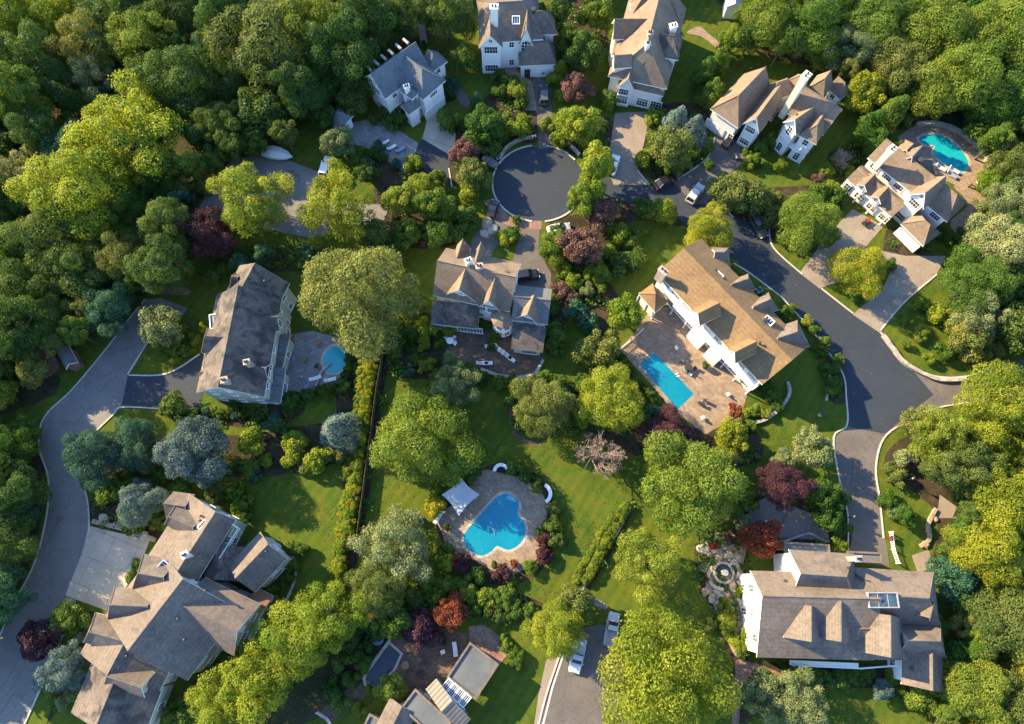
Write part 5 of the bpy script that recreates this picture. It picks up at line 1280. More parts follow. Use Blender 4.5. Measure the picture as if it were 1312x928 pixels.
# ------------------------------------------------------------------ shrubs
SH = """
322 566 18 YG|376 568 17 YG|374 586 14 YG|412 590 19 YG|398 598 13 G|318 600 13 G|326 608 10 TG|304 596 9 DG|430 582 14 OL|340 590 9 YG|300 520 10 DG|158 620 18 G|140 630 16 G|196 614 14 DG|214 606 13 G|118 618 14 TG|228 632 15 G|206 668 12 G|170 672 14 G|
222 522 18 DG|252 538 14 DG|348 540 14 TG|360 552 13 DG|372 512 12 G|400 506 10 DG|420 502 9 G|440 496 10 G|235 536 12 DG|270 500 0 G|
574 155 16 G|580 108 10 TG|574 122 9 DG|640 118 10 G|655 108 12 G|664 118 13 LG|668 132 9 G|640 98 10 DG|712 100 12 LG|720 122 9 YG|700 92 8 G|672 60 0 G|650 160 14 G|664 164 16 YG|640 172 12 G|676 158 10 G|628 190 13 G|610 190 12 DG|700 160 10 LG|716 178 12 YG|770 178 14 G|768 160 10 DG|780 122 12 G|784 134 11 YG|
526 136 13 DG|512 150 12 DG|494 146 10 DG|502 158 11 G|482 154 9 DG|462 196 9 LG|452 202 11 G|446 196 8 G|480 196 8 DG|490 202 7 DG|470 210 9 TG|486 188 8 TG|508 210 7 TG|
530 210 12 YG|560 230 12 G|600 246 14 YG|610 240 10 G|580 268 16 G|600 282 16 G|574 288 14 YG|590 300 14 G|560 280 12 DG|620 300 0 G|655 300 11 G|648 308 9 YG|640 300 8 LG|662 282 6 G|715 292 9 DG|
820 300 10 G|790 300 16 YG|806 310 12 G|780 330 14 YG|764 350 16 YG|772 362 12 G|752 372 10 SG|738 404 18 TG|754 416 14 TG|718 372 12 BR|730 380 10 BR|800 340 18 DG|816 332 14 DG|736 360 12 YG|722 345 11 YG|866 310 0 G|708 430 16 G|712 444 13 G|706 396 10 G|
840 176 12 G|836 196 11 G|828 204 14 YG|870 200 14 G|884 190 14 YG|850 214 12 G|868 218 10 OL|880 212 8 OL|906 190 9 G|910 210 8 G|838 152 12 YG|846 148 10 G|
960 208 9 LG|970 206 9 G|978 188 12 G|990 180 10 G|1000 212 9 YG|956 196 6 G|1000 262 14 OL|990 280 16 OL|1046 250 14 G|1060 240 12 YG|1050 232 10 BR|1070 252 13 G|1064 262 9 YG|1058 220 10 YG|1090 222 8 YG|1010 300 16 G|1060 300 14 G|
1088 362 14 YG|1112 362 14 YG|1094 374 12 G|1120 350 10 G|1206 300 9 DG|1216 306 8 G|1192 326 0 DG|1140 340 9 DG|1228 300 10 DG|
575 424 9 LG|562 440 8 G|584 436 0 G|634 432 9 G|630 446 7 DG|660 486 10 G|620 486 9 DG|640 490 10 G|600 484 11 G|540 470 9 LG|530 462 8 G|552 466 8 YG|524 476 9 TG|560 484 10 G|545 420 14 YG|535 400 16 G|540 440 11 YG|520 430 16 G|510 446 14 DG|550 380 0 G|524 380 14 G|
660 520 16 DG|668 540 13 DG|720 500 18 DG|740 520 16 DG|730 545 14 G|700 488 14 G|745 490 12 G|
900 520 0 G|944 530 9 RD|958 532 9 YG|968 526 8 LG|980 528 8 LG|990 510 10 G|984 498 9 G|996 520 9 G|960 546 9 G|948 548 11 OL|835 530 12 TG|812 520 12 DG|806 500 12 DG|
1066 470 10 G|1070 490 10 G|1064 500 9 LG|1074 460 8 G|1056 440 9 G|1044 424 8 G|1034 412 8 LG|1060 408 0 G|1016 396 7 G|1008 400 8 G|
928 774 9 LG|934 806 11 LG|932 790 11 LG|950 760 9 YG|944 822 10 YG|958 812 10 LG|952 834 10 G|914 698 6 RD|932 690 7 BR|900 716 6 OL|904 742 5 RD|948 756 5 YG|908 800 9 OL|
1016 868 12 G|1040 866 14 G|1066 864 16 G|1088 870 14 G|1108 866 12 G|1144 868 11 LG|1160 876 10 LG|1152 888 10 G|1168 884 9 G|1196 876 22 G|1180 900 22 LG|1210 900 18 G|1190 860 14 G|1000 850 9 G|
1074 700 12 G|1078 680 14 G|1070 640 16 G|1050 700 8 G|1020 660 0 G|1136 640 12 G|1144 656 9 SG|1150 612 12 OL|1160 590 14 SG|1142 600 10 OL|1180 576 14 LG|1200 620 0 G|960 640 13 G|945 652 12 G|950 670 12 SG|935 664 11 OL|
646 764 13 G|560 768 14 G|540 770 13 DG|524 774 14 DG|460 800 14 DG|480 812 12 DG|446 820 14 DG|464 850 12 G|455 836 11 G|474 884 7 LG|520 760 14 G|534 786 10 DG|650 828 9 LG|658 836 9 LG|646 820 7 LG|664 840 9 G|662 852 8 DG|640 862 0 G|612 880 7 G|560 816 8 TG|552 822 7 TG|568 822 5 TG|514 812 7 G|
450 870 12 DG|440 850 14 DG|428 880 14 DG|470 828 10 DG|436 900 13 G|480 900 0 G|460 908 10 LG|496 900 0 G|
596 724 13 PU|584 716 10 RD|610 738 12 G|644 734 12 PU|652 746 9 G|698 692 10 PU|706 672 11 G|712 690 11 DG|698 712 11 PU|680 726 10 G|600 610 12 DG|614 600 12 DG|676 610 11 DG|660 602 12 G|690 624 9 G|708 652 9 OL|712 676 9 YG|556 648 14 Y|560 634 10 YG|572 704 10 G|570 720 12 YG|
350 760 10 G|368 742 9 G|376 726 9 G|386 706 10 G|370 702 9 LG|306 650 11 YG|316 660 9 G|300 628 12 YG|276 632 14 OL|320 640 8 G|176 724 8 G|170 740 9 G|346 794 9 G|338 806 0 G|250 892 16 LG|236 910 18 G|220 920 14 LG|264 870 14 G|300 860 12 G|246 866 9 LG|100 816 10 BS|112 806 9 BS|96 884 12 SG|86 900 12 SG|110 910 10 G|70 880 10 G|
64 440 12 DG|110 470 0 G|176 250 0 G|400 350 12 DG|392 338 10 G|262 420 8 YG|250 436 9 G|236 450 8 G|224 462 8 LG|246 448 7 G|216 440 16 G|230 420 12 DG|268 352 14 DG|288 340 12 G|
1150 166 0 G|1164 156 12 DG|1280 230 12 YG|1270 250 14 YG|1262 270 12 G|1250 290 10 G|1240 310 12 OL|1180 390 10 YG|1200 400 14 YG|1220 420 12 YG|1180 430 10 LG|1210 450 12 G|1240 456 14 G|1270 450 14 OL|1160 410 8 G|1190 460 8 YG|1160 440 7 LG"""
for row in SH.replace("\n", "").split("|"):
    a = row.split()
    if len(a) == 4 and float(a[2]) > 0: shrub(float(a[0]), float(a[1]), float(a[2]), a[3])

def row_of(pts, n, rp, cols, shape, group, what, frm, name, cat, jit=1.5, sq=1.0):
    """Clipped shrubs set out along a line; each label counts from a named end."""
    cl = catmull(pts, False, 12); d = [0]
    for a, b in zip(cl[:-1], cl[1:]): d.append(d[-1] + (b - a).length)
    rg = random.Random(n)
    for k in range(n):
        t = d[-1] * (k + .5) / n; i = max(j for j in range(len(d)) if d[j] <= t); i = min(i, len(cl) - 2)
        p = cl[i].lerp(cl[i + 1], (t - d[i]) / max(1e-6, d[i + 1] - d[i]))
        shrub(p.x + rg.uniform(-jit, jit), p.y + rg.uniform(-jit, jit), rp * rg.uniform(.85, 1.15), rg.choice(cols), shape, f"{what}, {ordinal(k + 1)} from {frm}", group, name, sq, cat)
row_of([(478, 455), (470, 510), (462, 570), (452, 640), (442, 700), (432, 745)], 28, 9.6, ["YG", "Y", "YG", "LG"], "ball", "hedge along the wooden fence", "clipped hedge bush next to the wooden fence", "its far end", "hedge_shrub", "hedge")
row_of([(466, 462), (456, 530), (447, 600), (438, 670), (426, 738)], 26, 7.2, ["YG", "YG", "Y"], "bush", "inner row of the fence hedge", "low bush in the hedge's inner row", "its far end", "hedge_shrub", "hedge", 2)
row_of([(803, 646), (786, 678), (768, 710), (748, 748)], 13, 7.8, ["YG", "YG", "LG"], "ball", "clipped balls along the dark wall", "round clipped ball beside the low dark wall", "its far end", "topiary_ball", "topiary", .6)
row_of([(786, 660), (768, 690), (752, 716), (736, 746)], 11, 6.4, ["LG", "LG", "YG"], "ball", "second row of clipped balls", "round clipped ball in the lawn-side row", "the far end", "topiary_ball", "topiary", .6)
row_of([(548, 748), (580, 752), (620, 764), (660, 776), (688, 788)], 13, 11, ["LG", "YG", "G"], "bush", "bushy hedge below the kidney pool", "leafy bush in the hedge below the kidney pool", "its left end", "hedge_shrub", "hedge", 4)
row_of([(556, 764), (600, 778), (640, 788), (676, 796)], 8, 9, ["G", "DG"], "bush", "darker front of that hedge", "darker bush before the hedge below the kidney pool", "left", "hedge_shrub", "hedge", 3)
row_of([(250, 526), (275, 529), (300, 532), (326, 528)], 8, 6.4, ["DG", "G", "TG"], "ball", "clipped balls under the pale gable", "dark clipped ball under the pale gable wall", "left", "topiary_ball", "topiary", .5)
row_of([(450, 444), (446, 470), (440, 490)], 6, 6, ["G", "DG"], "bush", "hedge round the oval pool", "low green bush edging the small oval pool", "its far end", "hedge_shrub", "hedge", .6)
row_of([(386, 506), (408, 500), (430, 496)], 5, 6, ["DG", "G"], "bush", "bushes below the oval pool terrace", "dark bush at the oval pool terrace's lower edge", "left", "hedge_shrub", "hedge", .6)
row_of([(793, 455), (826, 498), (862, 536)], 12, 6.0, ["DG", "G"], "bush", "dark hedge beside the rectangular pool", "dark hedge bush beside the rectangular pool", "its far end", "hedge_shrub", "hedge", .5)
row_of([(930, 342), (956, 360), (992, 394), (1026, 430), (1050, 458), (1062, 500)], 16, 5.0, ["G", "DG", "LG"], "bush", "low bushes along the street kerb", "low green bush along the street kerb", "its far end", "hedge_shrub", "hedge", 1.5)
row_of([(896, 132), (906, 108), (916, 86), (928, 64)], 9, 9, ["G", "G", "LG"], "bush", "sunlit hedge beside the twin-gabled house", "big bright hedge bush above the brown-roofed garage", "its near end", "hedge_shrub", "hedge", 2, 1.3)

# low leafy ground cover under the woods and in the beds
def ground_cover():
    rg = np.random.default_rng(9); pts = []
    polys = [(w_[0], 26000) for w_ in WOODS[:2]] + [(w_[0], 6000) for w_ in WOODS[2:]] + [(b, 2600) for b in BEDS]
    for poly, n in polys:
        a = np.array(poly, float); lo, hi = a.min(0), a.max(0); k = 0
        for _ in range(n // 60):
            c = rg.uniform(lo, hi)
            if not inside(c, poly) or near_block(c[0], c[1], 3): continue
            r = rg.uniform(3, 9)
            for q in rg.normal(size=(60, 2)) * r * .6 + c:
                if not near_block(q[0], q[1], 1.0) if r > 6 else True:
                    w_ = P(q[0], q[1], 0); pts.append((w_.x, w_.y, abs(rg.normal()) * .35 + .08, k))
            k += 1
    p = np.array(pts); n = len(p)
    nr = rg.normal(size=(n, 3)) * .5; nr[:, 2] += 1
    o = link("undergrowth", quads_mesh("undergrowth", p[:, :3], nr, rg.uniform(.14, .30, n), rg.uniform(0, .7, n) + .3 * ((p[:, 3] * .37) % 1), rg), LEAF["G"])
    tag(o, kind="stuff")
ground_cover()

# tufts in the lawns and leaves blown onto paving
def scatter(name, n, size, mat, rough_on, flat, seed, z):
    rg = np.random.default_rng(seed); pts = []
    c = rg.uniform((-60, -20), (1380, 960), (n * 3, 2))
    for x, y in c:
        if len(pts) >= n: break
        g = math.sin(x * .041 + 2 * math.sin(y * .03)) + math.sin(y * .057 + 1.7 * math.sin(x * .021)) + rg.uniform(-1.2, 1.2)
        if g < 0.2: continue
        if not rough_on and near_block(x, y, .6): continue
        w_ = P(x, y, 0); pts.append((w_.x, w_.y, z + abs(rg.normal()) * z * .4))
    p = np.array(pts); m = len(p); nr = rg.normal(size=(m, 3)) * flat; nr[:, 2] += 1
    o = link(name, quads_mesh(name, p, nr, rg.uniform(size * .5, size * 1.3, m), rg.uniform(0, 1, m), rg), mat); tag(o, kind="stuff")
M_GRASS = leafmat("grass blades", (0.030, 0.070, 0.010), (0.130, 0.140, 0.022), 0.3)
M_FALLEN = leafmat("fallen leaves", (0.085, 0.055, 0.020), (0.30, 0.21, 0.05), 0.2)
scatter("grass", 34000, .12, M_GRASS, False, .35, 21, .03)
scatter("fallen_leaves", 5200, .10, M_FALLEN, True, .2, 22, .062)
# ------------------------------------------------------------------ vehicles
def loft(mb, secs, mi=0):
    """Skin closed rings of equal length."""
    n = len(secs[0]); v = [p for s_ in secs for p in s_]
    f = [(i * n + k, i * n + (k + 1) % n, (i + 1) * n + (k + 1) % n, (i + 1) * n + k) for i in range(len(secs) - 1) for k in range(n)]
    f += [tuple(range(n - 1, -1, -1)), tuple(range((len(secs) - 1) * n, len(secs) * n))]
    mb.mesh_faces(v, f, mi)

def vehicle(px, ang_px, label, pt, kind="sedan", L=4.5, W=1.85, z=.05, name="parked_car", cat="car"):
    """A car at the pixel, its nose towards the picture direction ang_px (degrees, anticlockwise from the right)."""
    p = P(*px, .7); a = R(ang_px)
    q = P(px[0] + 10 * math.cos(a), px[1] - 10 * math.sin(a), .7); rz = math.atan2(q.y - p.y, q.x - p.x)
    root = thing(name, label, cat, (p.x, p.y, z), rz)
    def ring(x, w, z0, z1, tuck=.86):
        h = w / 2; return [Vector((x, -h * .94, z0)), Vector((x, -h, (z0 + z1) * .5)), Vector((x, -h * tuck, z1)), Vector((x, h * tuck, z1)), Vector((x, h, (z0 + z1) * .5)), Vector((x, h * .94, z0))]
    l = L / 2; g = .28
    bz = {"sedan": .92, "suv": 1.05, "pickup": 1.05}[kind]
    mb = MB()
    loft(mb, [ring(-l, W * .80, g + .15, bz * .82), ring(-l * .94, W * .95, g, bz * .96), ring(-l * .5, W, g, bz), ring(l * .1, W, g, bz), ring(l * .42, W * .99, g, bz * .97), ring(l * .8, W * .94, g, bz * .84), ring(l * .96, W * .84, g, bz * .72), ring(l, W * .7, g + .12, bz * .6)])
    body = mb.build("body", pt, root, bevel=.03, smooth=False)
    x0, x1, t0, t1 = {"sedan": (-l * .78, l * .42, -l * .45, l * .08), "suv": (-l * .96, l * .44, -l * .84, l * .10), "pickup": (-l * .12, l * .46, -l * .04, l * .2)}[kind]
    rt = {"sedan": 1.42, "suv": 1.75, "pickup": 1.78}[kind]
    gb = MB(); hw, tw = W * .43, W * .36
    lo = [Vector((x0, -hw, bz * .93)), Vector((x1, -hw, bz * .93)), Vector((x1, hw, bz * .93)), Vector((x0, hw, bz * .93))]
    hi = [Vector((t0, -tw, rt - .06)), Vector((t1, -tw, rt - .06)), Vector((t1, tw, rt - .06)), Vector((t0, tw, rt - .06))]
    loft(gb, [lo, hi]); gb.build("cabin_glass", M_CARGLASS, root)
    rb = MB(); rb.box(((t0 + t1) / 2, 0, rt - .03), (t1 - t0 + .1, tw * 2 + .06, .09)); ro = rb.build("roof", pt, root, bevel=.03)
    for sx in (-1, 1):
        pb = MB(); pb.tube(Vector((x1, sx * hw, bz * .95)), Vector((t1, sx * tw, rt - .04)), .05, .045, 6); pb.tube(Vector((x0, sx * hw, bz * .95)), Vector((t0, sx * tw, rt - .04)), .06, .05, 6)
        xm = (t0 + t1) / 2; pb.tube(Vector((xm, sx * hw, bz * .95)), Vector((xm, sx * (tw + .01), rt - .04)), .05, .045, 6)
        pb.tube(Vector((t0, sx * tw, rt - .04)), Vector((t1, sx * tw, rt - .04)), .05, .05, 6); pb.build("pillar_frame", pt, root, merge=False)
    if kind == "pickup":
        bb = MB(); bx = (-l * .97, -l * .16); cx = sum(bx) / 2; d = bx[1] - bx[0]
        bb.box((cx, 0, bz + .01), (d, W * .78, .05)); bed = bb.build("cargo_bed", M_GREYP if pt is not M_P_BLUE else M_P_SILVER, root)
        rl = MB()
        for sy in (-1, 1): rl.box((cx, sy * W * .42, bz + .09), (d, .12, .2))
        rl.box((bx[0], 0, bz + .09), (.1, W * .84, .2)); rl.build("bed_rail", pt, root, merge=False)
    for sx in (-.60, .62):
        for sy in (-1, 1):
            tm = MB(); c = Vector((sx * l, sy * W * .43, .34)); tm.tube(c + Vector((0, -.12 * sy, 0)), c + Vector((0, .14 * sy, 0)), .34, .34, 16)
            t = tm.build("wheel", M_RUBBER, root)
            rm = MB(); rm.tube(c + Vector((0, .10 * sy, 0)), c + Vector((0, .155 * sy, 0)), .21, .20, 12); rm.build("rim", M_RIM, t)
    for sy in (-1, 1):
        hm = MB(); hm.box((l * .955, sy * W * .33, bz * .64), (.16, .34, .15)); hm.build("headlight", M_LAMP, root, bevel=.02)
        hm = MB(); hm.box((-l * .975, sy * W * .36, bz * .78), (.1, .3, .16)); hm.build("tail_light", M_TAIL, root, bevel=.02)
        mm = MB(); mm.box((x1 - .15, sy * W * .53, bz), (.14, .2, .14)); mm.build("side_mirror", pt, root, bevel=.02)
    return root
vehicle((740, 840), 258, "pale blue pickup truck on the grey drive beside the yellow tree", M_P_BLUE, "pickup", 4.9, 1.95)
vehicle((784, 806), 80, "silver pickup half hidden by the big yellow tree", M_P_SILVER, "pickup", 4.8, 1.9)
vehicle((853, 232), 28, "black saloon car on the drive next to the olive tree", M_P_BLACK, "sedan", 4.9)
vehicle((891, 248), 55, "silver car crossing the street by the brown-roofed house", M_P_SILVER, "suv", 4.6)
vehicle((972, 290), 300, "dark grey car parked under the trees at the bend", M_P_GREY, "suv", 4.7)
vehicle((786, 211), 72, "white car behind the tall yellow-green tree on the tan drive", M_P_WHITE, "sedan", 4.4)
vehicle((627, 194), 332, "black car under the bronze tree, upper one of two", M_P_BLACK, "suv", 4.5)
vehicle((625, 207), 336, "charcoal car beside the turning circle, lower one of two", M_P_GREY, "sedan", 4.3)
vehicle((697, 122), 92, "charcoal car on the drive in front of the white garage door", M_P_GREY, "suv", 4.6)
vehicle((632, 267), 70, "small black car on the red paver apron", M_P_BLACK, "sedan", 3.4, 1.6)
vehicle((716, 293), 12, "silver car under the shrubs below the turning circle", M_P_SILVER, "sedan", 4.3)
vehicle((675, 353), 10, "black car on the middle house's drive beside its roof", M_P_BLACK, "suv", 4.4)
vehicle((418, 214), 75, "white van at the end of the shaded grey court", M_P_WHITE, "suv", 4.6, 1.9, name="parked_van", cat="van")
vehicle((935, 181), 40, "small black car by the blue-shadowed garage door", M_P_BLACK, "sedan", 3.4, 1.6)

# ------------------------------------------------------------------ garden furniture
def lounger(px, rz, label, group, frame=M_WOOD, cush=M_CUSH, z=.055):
    root = thing("sun_lounger", label, "sun lounger", P(*px, z), rz, group)
    mb = MB(); mb.box((.15, 0, .3), (1.4, .66, .07)); mb.box((-.85, 0, .52), (.75, .66, .07), 0, 0, 1, None, .62); mb.build("frame", frame, root, merge=False)
    cb = MB(); cb.box((.15, 0, .39), (1.36, .6, .1)); cb.box((-.83, 0, .61), (.72, .6, .1), 0, 0, 1, None, .62); cb.build("cushion", cush, root, merge=False)
    for x in (-.45, .75):
        for y in (-.28, .28): lb = MB(); lb.box((x, y, .13), (.07, .07, .26)); lb.build("leg", frame, root)
    return root
def chair(px, rz, label, group, mat=M_DARKM, cush=M_CUSH, z=.055):
    root = thing("garden_chair", label, "chair", P(*px, z), rz, group)
    mb = MB(); mb.box((0, 0, .44), (.55, .55, .08)); mb.build("seat", cush, root)
    mb = MB(); mb.box((-.27, 0, .75), (.07, .55, .58)); mb.build("backrest", mat, root)
    for x in (-.23, .23):
        for y in (-.23, .23): lb = MB(); lb.box((x, y, .2), (.05, .05, .4)); lb.build("leg", mat, root)
    return root
def table(px, r, label, mat=M_DARKM, z=.055, group=None, h=.74):
    root = thing("garden_table", label, "table", P(*px, z), 0, group)
    mb = MB(); mb.lathe((0, 0, h), [(0, 0), (r, 0), (r, -.05), (0, -.05)], 20); mb.build("tabletop", mat, root)
    mb = MB(); mb.lathe((0, 0, 0), [(0, .03), (r * .5, .03), (r * .5, 0), (0, 0)], 14); mb.build("foot", M_DARKM, root)
    mb = MB(); mb.tube((0, 0, .03), (0, 0, h - .05), .05, .05, 8); mb.build("pole", M_DARKM, root)
    return root
def parasol(px, r, label, mat=M_CANVAS, z=.055, group=None):
    root = thing("parasol", label, "parasol", P(*px, z), 0, group)
    mb = MB(); mb.tube((0, 0, 0), (0, 0, 2.55), .04, .035, 8); mb.build("pole", M_DARKM, root)
    mb = MB(); mb.lathe((0, 0, 2.1), [(r, -.08), (r, 0), (r * .5, .28), (.03, .5), (0, .5)], 8); mb.build("canopy", mat, root)
    mb = MB(); mb.lathe((0, 0, 0), [(0, .1), (.28, .1), (.34, 0), (0, 0)], 12); mb.build("base", M_DARKM, root)
def planter(px, r, col, label, group=None, mat=M_STONE, z=.055):
    root = thing("planter", label, "planter", P(*px, z), 0, group)
    mb = MB(); mb.lathe((0, 0, 0), [(0, 0), (r * .7, 0), (r, r * 1.3), (r * .85, r * 1.3), (r * .8, r * 1.15), (0, r * 1.15)], 14); mb.build("pot", mat, root)
    me = TRG.choice(protos("bush")); o = bpy.data.objects.new("plant", me); COL.objects.link(o); o.parent = root; o.location = (0, 0, r * 1.9); o.scale = (r * 1.25,) * 3
    if not me.materials: me.materials.append(None)
    o.material_slots[0].link = "OBJECT"; o.material_slots[0].material = LEAF[col]

G = "chairs on the rectangular pool's terrace"
for k, (px, a, l, cu) in enumerate((((873, 464), 1.0, "blue-cushioned chair by the rectangular pool, nearest the pool's far end", M_CUSH), ((877, 475), 2.2, "blue-cushioned chair at the tan terrace's round table", M_CUSH), ((884, 480), -2.2, "pale-cushioned chair at the tan terrace's round table, lower one", M_CANVAS),
        ((890, 473), -.9, "dark chair between the terrace table and the house", M_DARKM), ((896, 517), .6, "dark chair alone on the lower part of the tan terrace", M_DARKM), ((902, 514), 2.9, "dark chair paired with another below the rectangular pool", M_DARKM))): chair(px, a, l, G, M_DARKM, cu)
table((881, 473), .7, "round dark table on the tan terrace by the pool"); table((899, 519), .35, "small dark side table below the rectangular pool")
chair((866, 447), R(-50), "white chair near the rectangular pool's upper corner", None, M_TRIM, M_TRIM); chair((932, 506), R(30), "white chair out on the tan terrace's right part", None, M_TRIM, M_TRIM)
chair((900, 536), R(15), "white chair at the tan terrace's lowest corner", None, M_TRIM, M_TRIM)
planter((902, 470), .5, "DG", "dark potted shrub beside the white house wall at the pool"); planter((936, 522), .5, "RD", "reddish potted plant at the tan terrace's edge")
# shaded flagstone terrace
G = "benches on the shaded terrace"
for k, (px, l) in enumerate((((494, 184), "brown lounge seat on the shaded flagstones, upper left of three"), ((503, 190), "brown lounge seat with pale cushions on the shaded flagstones, middle one"), ((514, 193), "brown lounge seat with blue cushions near the dark drive"), ((526, 203), "small brown seat at the flagstones' lower tip"))):
    lounger(px, R(35), l, G, M_TEAK, [M_CANVAS, M_CANVAS, M_CUSH, M_TEAK][k])
table((508, 205), .5, "small dark table at the lower edge of the shaded flagstones", M_TEAK)
# dark brown terrace
G = "chairs on the dark brown terrace"
table((577, 438), .65, "round white table on the dark brown terrace by the porch", M_TRIM)
for k, (dx, dy, a, l) in enumerate(((-5, -4, .9, "white chair at the porch table, far left"), (5, -5, 2.3, "white chair at the porch table, far right"), (-5, 4, -.8, "dark chair at the porch table, near left"), (6, 3, -2.3, "white chair at the porch table, near right"))): chair((577 + dx, 438 + dy), a, l, G, M_TRIM if k != 2 else M_DARKM, M_TRIM if k != 2 else M_DARKM)
G = "striped loungers on the dark terrace"
for k in range(4): lounger((641 + k * 4.6, 450 + k * 3.4), R(-40), f"white lounger on the dark brown terrace, {ordinal(k + 1)} from the bay", G, M_TRIM, M_CANVAS)
bench = thing("garden_bench", "white bench in front of the bay on the dark terrace", "bench", P(629, 445, .055), R(5))
mb = MB(); mb.box((0, 0, .44), (2.0, .5, .08)); mb.build("seat", M_TRIM, bench); mb = MB(); mb.box((0, .25, .7), (2.0, .07, .5)); mb.build("backrest", M_TRIM, bench)
for x in (-.85, .85): mb = MB(); mb.box((x, 0, .2), (.08, .45, .4)); mb.build("leg", M_TRIM, bench)
lounger((619, 466), R(4), "white cushioned lounger low on the dark terrace, left of a pair", "pair of loungers at the terrace's foot", M_DARKM, M_CANVAS); lounger((625, 466.5), R(4), "white cushioned lounger low on the dark terrace, right of a pair", "pair of loungers at the terrace's foot", M_DARKM, M_CANVAS)
# oval pool terrace
table((391, 461), .5, "small round brown fire table on the pale terrace by the oval pool", M_TEAK); table((408, 440), .55, "round brown table under the golden tree's edge", M_TEAK)
bx = thing("daybed", "brown daybed beside the pale house wall by the oval pool", "daybed", P(372, 437, .055), R(80)); mb = MB(); mb.box((0, 0, .25), (2.6, 1.2, .5)); mb.build("base", M_TEAK, bx); mb = MB(); mb.box((0, 0, .6), (2.5, 1.1, .18)); mb.build("mattress", surfmat("rust cushion", [(0.25, 0.10, 0.07), (0.30, 0.13, 0.09)], .8, 6.0), bx)
lounger((406, 485), R(20), "white lounger at the foot of the small oval pool", "loungers at the oval pool", M_TRIM, M_CANVAS); lounger((425, 487), R(15), "white lounger beside the hedge at the oval pool", "loungers at the oval pool", M_TRIM, M_CANVAS)
chair((377, 461), .3, "dark chair against the wall near the brown daybed", None); chair((387, 484), 1.0, "dark chair beside the curved wall at the oval pool", None); planter((408, 471), .4, "DG", "dark potted plant on the pale terrace near the oval pool")
# kidney pool: sail canopy, curved benches, chairs, pots
ct = thing("canopy", "pale square sail canopy on posts beside the kidney pool", "canopy", P(590, 640, .05))
cz = 2.3; cs = [P(566, 634, cz), P(591, 613, cz), P(614.5, 634, cz), P(588, 661, cz)]
mb = MB(); gr = []
for i in range(9):
    for j in range(9):
        u, v = i / 8, j / 8; p = cs[0].lerp(cs[1], u).lerp(cs[3].lerp(cs[2], u), v); p.z = cz - .25 * (math.sin(math.pi * u) * math.sin(math.pi * v)) + .35 * abs(u - .5) * abs(v - .5) * 4 * .4
        inw = .10; cc_ = sum(cs, Vector()) / 4; e = max(abs(u - .5), abs(v - .5)) * 2
        p += (cc_ - p) * inw * (e ** 2) * (math.sin(math.pi * (v if abs(u - .5) > abs(v - .5) else u))); gr.append(p - ct.location)
mb.mesh_faces(gr + [p - Vector((0, 0, .03)) for p in gr], [(i * 9 + j, i * 9 + j + 1, i * 9 + j + 10, i * 9 + j + 9) for i in range(8) for j in range(8)] + [(81 + i * 9 + j, 81 + i * 9 + j + 1, 81 + i * 9 + j + 10, 81 + i * 9 + j + 9) for i in range(8) for j in range(8)])
mb.build("sail", M_SAIL, ct, smooth=True)
for p in cs: mb = MB(); q = p - ct.location; mb.tube((q.x, q.y, 0), (q.x, q.y, cz + .1), .06, .05, 8); mb.build("post", M_WOOD, ct)
for k, (px, a) in enumerate((((600, 640), 2.2), ((606, 634), 2.6), ((594, 630), -.6), ((586, 640), .4), ((592, 648), 1.2))): chair(px, a, f"wooden chair in the shade of the sail canopy, {ordinal(k + 1)} round the table", "chairs under the sail canopy", M_TEAK, M_TEAK)
table((594, 638), .7, "wooden table under the sail canopy", M_TEAK)
def arc_bench(px, r, a0, a1, label):
    root = thing("curved_bench", label, "bench", P(*px, .05)); mb = MB(); n = 12
    mb2 = MB()
    for k in range(n):
        t0, t1 = a0 + (a1 - a0) * k / n, a0 + (a1 - a0) * (k + 1) / n
        q = [Vector((rr * math.cos(t), rr * math.sin(t), 0)) for rr, t in ((r - .28, t0), (r + .28, t0), (r + .28, t1), (r - .28, t1))]
        mb.mesh_faces([p + Vector((0, 0, .36)) for p in q] + [p + Vector((0, 0, .46)) for p in q], [(0, 1, 2, 3), (4, 5, 6, 7), (1, 2, 6, 5), (3, 0, 4, 7)])
        q = [Vector((rr * math.cos(t), rr * math.sin(t), 0)) for rr, t in ((r - .15, t0), (r + .15, t0), (r + .15, t1), (r - .15, t1))]
        mb2.mesh_faces([p for p in q] + [p + Vector((0, 0, .36)) for p in q], [(1, 2, 6, 5), (3, 0, 4, 7)])
    mb.build("seat", M_TRIM, root); mb2.build("support", M_STONE, root)
arc_bench((642, 604.5), 1.05, R(20), R(180), "white curved bench above the kidney pool's terrace"); arc_bench((693, 633), 1.5, R(-60), R(65), "white curved bench at the kidney pool's right rim")
for k, (px, col, l) in enumerate((((634, 724), "DG", "dark potted shrub at the kidney pool terrace's lower rim"), ((658, 722), "RD", "rust red potted plant below the kidney pool"), ((690, 682), "G", "green potted plant on the kidney pool terrace's right side"), ((574, 676), "G", "green potted plant on the kidney terrace's left side"))): planter(px, .5, col, l)
chair((687, 696), 2.8, "dark chair at the right of the kidney pool", None, M_DARKM, M_TEAK); chair((690, 690), 2.4, "wooden chair behind another at the right of the kidney pool", None, M_TEAK, M_TEAK); lounger((562, 663), R(60), "white lounger below the sail canopy", None, M_TRIM, M_CANVAS)
